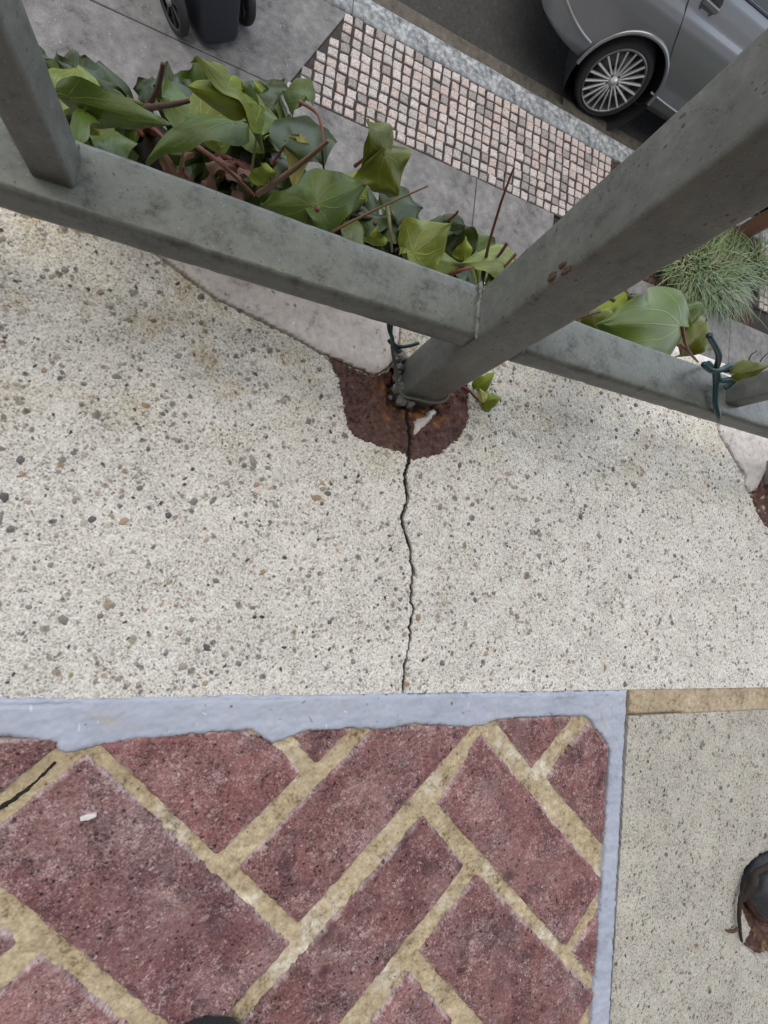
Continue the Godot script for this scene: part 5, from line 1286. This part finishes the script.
	var stem_rows := [
		[[Vector3(-0.0865, 0.0200, -0.2418), Vector3(-0.0762, 0.0500, -0.2346), Vector3(-0.0655, 0.0800, -0.2182), Vector3(-0.0573, 0.1000, -0.2113), Vector3(-0.0531, 0.1150, -0.2099)], 0.0017, "bark", 0],
		[[Vector3(-0.0631, 0.0900, -0.2077), Vector3(-0.0467, 0.1200, -0.1874), Vector3(-0.0376, 0.1300, -0.1838)], 0.0014, "bark", 0],
		[[Vector3(-0.0056, 0.0800, -0.1922), Vector3(0.0085, 0.1200, -0.1785), Vector3(0.0213, 0.1500, -0.1737)], 0.0014, "tan", 0],
		[[Vector3(-0.0419, 0.0700, -0.2144), Vector3(-0.0263, 0.0900, -0.1937), Vector3(-0.0068, 0.0900, -0.1828)], 0.0013, "red", 0],
		[[Vector3(0.0357, 0.1000, -0.1709), Vector3(0.0536, 0.1200, -0.1763), Vector3(0.0743, 0.1400, -0.1827)], 0.0007, "tan", 0],
		[[Vector3(0.0440, 0.1000, -0.2142), Vector3(0.0476, 0.1150, -0.2083), Vector3(0.0554, 0.1200, -0.2098)], 0.0009, "red", 0],
		[[Vector3(0.0091, 0.1100, -0.2268), Vector3(0.0182, 0.1200, -0.2140), Vector3(0.0229, 0.1200, -0.2012)], 0.0009, "red", 0],
		[[Vector3(0.0422, 0.0900, -0.2079), Vector3(0.0462, 0.0700, -0.2103), Vector3(0.0499, 0.0500, -0.2075)], 0.0013, "dark", 0],
		[[Vector3(0.0656, 0.1000, -0.1983), Vector3(0.0690, 0.1000, -0.1858), Vector3(0.0750, 0.0900, -0.1794)], 0.0012, "green", 0],
		[[Vector3(0.1404, 0.0900, -0.1956), Vector3(0.1307, 0.1100, -0.1944), Vector3(0.1210, 0.1350, -0.1978), Vector3(0.1171, 0.1500, -0.2032)], 0.001, "red", 0],
		[[Vector3(0.1404, 0.0900, -0.1956), Vector3(0.1428, 0.0850, -0.1895), Vector3(0.1635, 0.0500, -0.2052)], 0.0018, "dark", 0],
		[[Vector3(0.1572, 0.1000, -0.2010), Vector3(0.1544, 0.0850, -0.1941), Vector3(0.1660, 0.0600, -0.2022)], 0.0009, "red", 0],
		[[Vector3(0.1430, 0.1100, -0.1969), Vector3(0.1450, 0.1000, -0.1967), Vector3(0.1578, 0.0700, -0.2140)], 0.0011, "red", 0],
		[[Vector3(0.1156, 0.0900, -0.1782), Vector3(0.1187, 0.1000, -0.1767), Vector3(0.1269, 0.1000, -0.1815)], 0.0013, "red", 0],
		[[Vector3(0.1149, 0.0800, -0.2222), Vector3(0.1155, 0.0900, -0.2201), Vector3(0.1118, 0.1000, -0.2134)], 0.001, "red", 0],
		[[Vector3(-0.0098, 0.0700, -0.2040), Vector3(-0.0103, 0.0900, -0.2025), Vector3(-0.0084, 0.1200, -0.2048)], 0.0009, "green", 0],
		[[Vector3(-0.0004, 0.0800, -0.2130), Vector3(0.0038, 0.0900, -0.2149), Vector3(0.0045, 0.1000, -0.2121)], 0.0009, "red", 0],
		[[Vector3(0.0165, 0.0800, -0.1943), Vector3(0.0225, 0.1000, -0.1776), Vector3(0.0253, 0.1100, -0.1736), Vector3(0.0235, 0.0900, -0.1939)], 0.0015, "red", 0],
		[[Vector3(0.0321, 0.0600, -0.2156), Vector3(0.0301, 0.0800, -0.2160), Vector3(0.0246, 0.1000, -0.2153)], 0.0009, "dark", 0],
		[[Vector3(-0.0480, 0.0700, -0.1971), Vector3(-0.0439, 0.0900, -0.1933)], 0.0008, "tan", 0],
		[[Vector3(0.3022, 0.1100, -0.1879), Vector3(0.3215, 0.1000, -0.1833), Vector3(0.3602, 0.0800, -0.1904)], 0.0012, "red", 1],
		[[Vector3(0.3103, 0.1000, -0.1818), Vector3(0.3383, 0.0900, -0.1860), Vector3(0.3801, 0.0700, -0.1957)], 0.0014, "red", 1],
		[[Vector3(0.2724, 0.0600, -0.2154), Vector3(0.2703, 0.0400, -0.2190), Vector3(0.2668, 0.0200, -0.2159)], 0.001, "tan", 1],
		[[Vector3(0.3955, 0.1000, -0.1797), Vector3(0.3651, 0.1200, -0.1772), Vector3(0.3555, 0.1300, -0.1754)], 0.0005, "dark", 1],
		[[Vector3(0.4113, 0.1000, -0.1854), Vector3(0.3787, 0.1200, -0.1783), Vector3(0.3686, 0.1300, -0.1774)], 0.0005, "dark", 1],
		[[Vector3(0.1733, 0.0080, -0.1450), Vector3(0.1813, 0.0120, -0.1412), Vector3(0.1910, 0.0100, -0.1369), Vector3(0.2002, 0.0090, -0.1338)], 0.0013, "red", 2],
	]
	var plants := [
		thing("ivy_plant", "dense ivy with glossy and yellow-veined leaves behind the rail left of the post", "ivy", Vector3(0.0, -0.1, -0.28)),
		thing("ivy_plant", "ivy with a broad green and a yellowing leaf right of the crossing post", "ivy", Vector3(0.3, -0.1, -0.28)),
		thing("ivy_sprig", "small lime green ivy sprig curling out from behind the foot of the post", "ivy sprig", Vector3(0.175, 0, -0.13))]
	var t_plain := leaf_tex(1, Color(0.218, 0.295, 0.106), Color(0.129, 0.201, 0.065), Color(0.386, 0.459, 0.184), 0.0)
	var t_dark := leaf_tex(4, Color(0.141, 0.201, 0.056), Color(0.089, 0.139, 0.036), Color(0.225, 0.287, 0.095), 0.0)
	var t_var := leaf_tex(7, Color(0.159, 0.249, 0.082), Color(0.099, 0.176, 0.056), Color(0.636, 0.654, 0.284), 0.20)
	var t_lime := leaf_tex(9, Color(0.402, 0.476, 0.095), Color(0.306, 0.394, 0.072), Color(0.547, 0.591, 0.178), 0.25)
	var t_olive := leaf_tex(12, Color(0.218, 0.259, 0.065), Color(0.153, 0.197, 0.045), Color(0.402, 0.427, 0.101), 0.30)
	var t_pale := leaf_tex(15, Color(0.70, 0.70, 0.40), Color(0.60, 0.62, 0.34), Color(0.80, 0.78, 0.52), 0.3)
	var lm := []
	var t_one := leaf_tex(23, Color(0.148, 0.232, 0.074), Color(0.094, 0.169, 0.046), Color(0.492, 0.565, 0.186), 0.12)
	for tx in [t_dark, t_plain, t_var, t_lime, t_olive, t_pale, t_one]:
		var m := StandardMaterial3D.new()
		m.albedo_texture = tx
		m.roughness = 0.31
		m.heightmap_enabled = true
		m.heightmap_texture = tx
		m.heightmap_scale = 0.14
		m.metallic_specular = 0.4
		m.backlight_enabled = true
		m.backlight = Color(0.10, 0.11, 0.05)
		lm.append(m)
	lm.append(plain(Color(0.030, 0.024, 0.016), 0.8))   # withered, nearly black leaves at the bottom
	for r in leaf_rows + fill_rows:
		put("leaf", leaf_mesh(r[0], r[1], r[2], r[3], r[4], r[5]), lm[r[6]], plants[r[7]])
	for s in stem_rows:
		put("stem", tube(s[0], s[1] * 1.1, s[1] * 0.55, 8, 7, 0.35), M.twigs[s[2]], plants[s[3]])
	# the shaded mass of leaves and stems below
	var forms := []
	for k in 6:
		forms.append(leaf_mesh(Vector3.ZERO, Vector3(0.034, 0, 0.004), 0.034, 0.0, 0.3, 0.2))
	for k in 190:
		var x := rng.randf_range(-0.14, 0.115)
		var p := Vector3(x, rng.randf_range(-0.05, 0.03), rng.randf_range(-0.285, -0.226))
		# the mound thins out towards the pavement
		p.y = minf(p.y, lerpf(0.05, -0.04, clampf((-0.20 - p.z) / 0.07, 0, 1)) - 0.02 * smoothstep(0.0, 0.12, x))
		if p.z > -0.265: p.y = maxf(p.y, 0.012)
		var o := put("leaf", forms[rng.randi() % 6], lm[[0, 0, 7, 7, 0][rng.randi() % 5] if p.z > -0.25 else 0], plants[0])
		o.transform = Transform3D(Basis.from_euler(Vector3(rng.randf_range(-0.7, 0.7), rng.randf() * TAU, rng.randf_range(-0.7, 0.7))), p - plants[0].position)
	for k in 26:
		var p := Vector3(rng.randf_range(0.19, 0.34), rng.randf_range(-0.02, 0.03), rng.randf_range(-0.245, -0.225))
		var o := put("leaf", forms[rng.randi() % 6], lm[[0, 1, 4][rng.randi() % 3]], plants[1])
		o.transform = Transform3D(Basis.from_euler(Vector3(rng.randf_range(-0.7, 0.7), rng.randf() * TAU, rng.randf_range(-0.7, 0.7))), p - plants[1].position)
	for k in 22:
		var x := rng.randf_range(-0.14, 0.13)
		put("stem", tube([Vector3(x, -0.3, -0.29), Vector3(x + rng.randf_range(-0.02, 0.02), -0.12, -0.285), Vector3(x + rng.randf_range(-0.04, 0.04), 0.02, -0.25), Vector3(x + rng.randf_range(-0.06, 0.06), 0.05, -0.225)], 0.003, 0.0012), M.twigs[["dark", "bark", "tan", "red"][rng.randi() % 4]], plants[0])
	for x in [0.22, 0.29]:
		put("stem", tube([Vector3(x, -0.3, -0.285), Vector3(x + 0.01, -0.1, -0.282), Vector3(x + 0.0, 0.04, -0.25), Vector3(x + 0.03, 0.095, -0.2)], 0.003, 0.0014), M.twigs["bark"], plants[1])
	# dead brown leaves caught in the twigs
	var brown := plain(Color(0.115, 0.062, 0.036), 0.8)
	for k in 22:
		var p := Vector3(rng.randf_range(-0.052, -0.012), rng.randf_range(0.02, 0.075), rng.randf_range(-0.215, -0.188))
		var o := put("dead_leaf", forms[k % 6], brown, plants[0])
		o.transform = Transform3D(Basis.from_euler(Vector3(rng.randf_range(-1.2, 1.2), rng.randf() * TAU, rng.randf_range(-1.2, 1.2))).scaled_local(Vector3(0.45, 0.45, 0.3)), p - plants[0].position)

func small_things() -> void:
	var a := thing("wire_tie", "dark green garden wire knotted round the rail and upright at the right edge", "wire tie", Vector3(0.31, 0.118, -0.14), "wire ties on the railing")
	put("loop", tube([Vector3(0.2600, 0.158, -0.1485), Vector3(0.2851, 0.148, -0.1470), Vector3(0.3015, 0.136, -0.1439), Vector3(0.3150, 0.128, -0.1405), Vector3(0.3240, 0.1225, -0.1310), Vector3(0.3330, 0.1190, -0.1245), Vector3(0.3430, 0.1130, -0.1235)], 0.0019, 0.0019, 10, 8), M.wire, a)
	put("knot", tube([Vector3(0.2834, 0.140, -0.1430), Vector3(0.2930, 0.1385, -0.1420), Vector3(0.3020, 0.139, -0.1440), Vector3(0.3100, 0.1405, -0.1490), Vector3(0.3210, 0.138, -0.1510), Vector3(0.3290, 0.133, -0.1480), Vector3(0.3210, 0.131, -0.1440), Vector3(0.3110, 0.132, -0.1420), Vector3(0.3050, 0.134, -0.1475), Vector3(0.3100, 0.128, -0.152), Vector3(0.318, 0.120, -0.16)], 0.0020, 0.0019, 10, 8), M.wire, a)
	put("loose_end", tube([Vector3(0.318, 0.131, -0.151), Vector3(0.330, 0.132, -0.1525), Vector3(0.336, 0.127, -0.1490), Vector3(0.334, 0.122, -0.1440)], 0.0019, 0.0019, 10, 8), M.wire, a)
	var b := thing("wire_tie", "thin green grey wire looped round the foot of the post", "wire tie", Vector3(0.10, 0.03, -0.135), "wire ties on the railing")
	put("twist", tube([Vector3(0.082, 0.075, -0.160), Vector3(0.0848, 0.070, -0.1440), Vector3(0.0900, 0.064, -0.1400), Vector3(0.0935, 0.058, -0.1375), Vector3(0.0985, 0.054, -0.1365), Vector3(0.101, 0.052, -0.139), Vector3(0.097, 0.050, -0.142), Vector3(0.091, 0.055, -0.142)], 0.0014, 0.0014, 8, 8), M.wire, b)
	put("twist", tube([Vector3(0.086, 0.076, -0.160), Vector3(0.0868, 0.069, -0.1460), Vector3(0.0905, 0.061, -0.1420), Vector3(0.0960, 0.056, -0.1395), Vector3(0.106, 0.050, -0.1440), Vector3(0.116, 0.048, -0.150)], 0.0013, 0.0012, 8, 8), M.wire, b)
	put("loop", tube([Vector3(0.0945, 0.053, -0.1395), Vector3(0.1000, 0.040, -0.1415), Vector3(0.1080, 0.026, -0.1380), Vector3(0.1140, 0.018, -0.1280), Vector3(0.1215, 0.014, -0.1220), Vector3(0.1330, 0.012, -0.1225), Vector3(0.1500, 0.013, -0.1228), Vector3(0.160, 0.016, -0.128), Vector3(0.161, 0.02, -0.15)], 0.0013, 0.0013, 8, 8), M.wire_grey, b)
	# stump of a removed post, with a dried vine round it
	var s := thing("post_stump", "rounded dull grey metal stump of a removed post in a rusty hole at right", "post stump", Vector3(0.65, 0, 0.345))
	put("stump", lump(Vector3(0.652, 0.0, 0.340), Vector3(0.046, 0.030, 0.034), 0.22, 32), M.lead, s)
	put("rust_lip", tube([Vector3(0.612, -0.002, 0.352), Vector3(0.628, 0.001, 0.372), Vector3(0.648, 0.002, 0.378), Vector3(0.675, 0.0, 0.372)], 0.004, 0.005, 9, 7, 0.5), M.rust_dark, s)
	var w := thing("dried_vine", "dark brittle vine curled round the left side of the grey stump", "vine", Vector3(0.6, 0, 0.34))
	put("stem", tube([Vector3(0.668, 0.022, 0.288), Vector3(0.646, 0.018, 0.298), Vector3(0.626, 0.012, 0.310), Vector3(0.604, 0.008, 0.320), Vector3(0.590, 0.006, 0.338), Vector3(0.587, 0.005, 0.356), Vector3(0.591, 0.004, 0.376), Vector3(0.597, 0.003, 0.392)], 0.0036, 0.0014, 9, 8, 0.3), M.twigs["dark"], w)
	put("stem", tube([Vector3(0.602, 0.010, 0.318), Vector3(0.596, 0.012, 0.326), Vector3(0.589, 0.006, 0.345)], 0.0045, 0.003, 9, 8, 0.4), M.twigs["dark"], w)
	put("twig", tube([Vector3(0.588, 0.004, 0.376), Vector3(0.580, 0.003, 0.379), Vector3(0.572, 0.002, 0.377)], 0.0016, 0.0010, 7, 6, 0.4), M.twigs["bark"], w)
	# toe of a shoe at the bottom edge
	var sh := thing("shoe", "rounded toe of a black shoe just entering at the bottom edge", "shoe", Vector3(0.03, 0, 0.43))
	var leather := plain(Color(0.014, 0.012, 0.012), 0.5)
	var form := [[0.3305, 0.004, 0.022, 0.022], [0.3345, 0.018, 0.034, 0.02], [0.3485, 0.032, 0.046, 0.018], [0.3735, 0.041, 0.052, 0.018], [0.4085, 0.044, 0.058, 0.018], [0.4485, 0.042, 0.072, 0.018], [0.4825, 0.037, 0.088, 0.018], [0.5175, 0.035, 0.098, 0.018], [0.5585, 0.036, 0.102, 0.018], [0.5875, 0.034, 0.104, 0.018], [0.6055, 0.022, 0.098, 0.02], [0.6105, 0.005, 0.06, 0.03]]
	put("upper", grid(25, 45, func(u: float, t: float):
		var f := t * (form.size() - 1); var k := mini(int(f), form.size() - 2); var e := f - k
		var an := PI * u
		var wd := lerpf(form[k][1], form[k + 1][1], e); var hi := lerpf(form[k][2], form[k + 1][2], e); var lo2 := lerpf(form[k][3], form[k + 1][3], e)
		var y := lo2 + (hi - lo2) * pow(sin(an), 0.7)
		var z := lerpf(form[k][0], form[k + 1][0], e)
		if z > 0.488 and z < 0.603 and sin(an) > 0.85: y -= 0.045 * smoothstep(0.85, 0.95, sin(an))   # the opening for the foot
		return Vector3(0.030 - cos(an) * wd * (1.0 - 0.12 * sin(an)), y, z)), leather, sh)
	var so := PackedVector2Array()
	for k in 12: so.append(Vector2(0.030 + form[k][1] * 1.06, form[k][0] + (0.002 if k > 5 else -0.002)))
	for k in range(11, -1, -1): so.append(Vector2(0.030 - form[k][1] * 1.06, form[k][0] + (0.002 if k > 5 else -0.002)))
	put("sole", block(so, 0.002, 0.022, 0.003), plain(Color(0.02, 0.02, 0.02), 0.8), sh)
	for k in 5:
		var z := 0.423 + k * 0.014
		var y := 0.060 + k * 0.0075
		put("lace", tube([Vector3(0.014, y - 0.002, z), Vector3(0.030, y + 0.003, z + 0.004), Vector3(0.046, y - 0.002, z + 0.008)], 0.0022, 0.0022, 6, 4), plain(Color(0.03, 0.03, 0.03), 0.8), sh)
	# chip of white paint on the brick
	var chip := PackedVector2Array([Vector2(-0.0596, 0.1898), Vector2(-0.0556, 0.1885), Vector2(-0.0511, 0.1883), Vector2(-0.0506, 0.1903), Vector2(-0.0546, 0.1919), Vector2(-0.0591, 0.1921)])
	tag(put("paint_chip", block(chip, 0.0, 0.0024, 0.0006), M.white), "tiny flake of white paint lying on the large left brick", "paint chip")
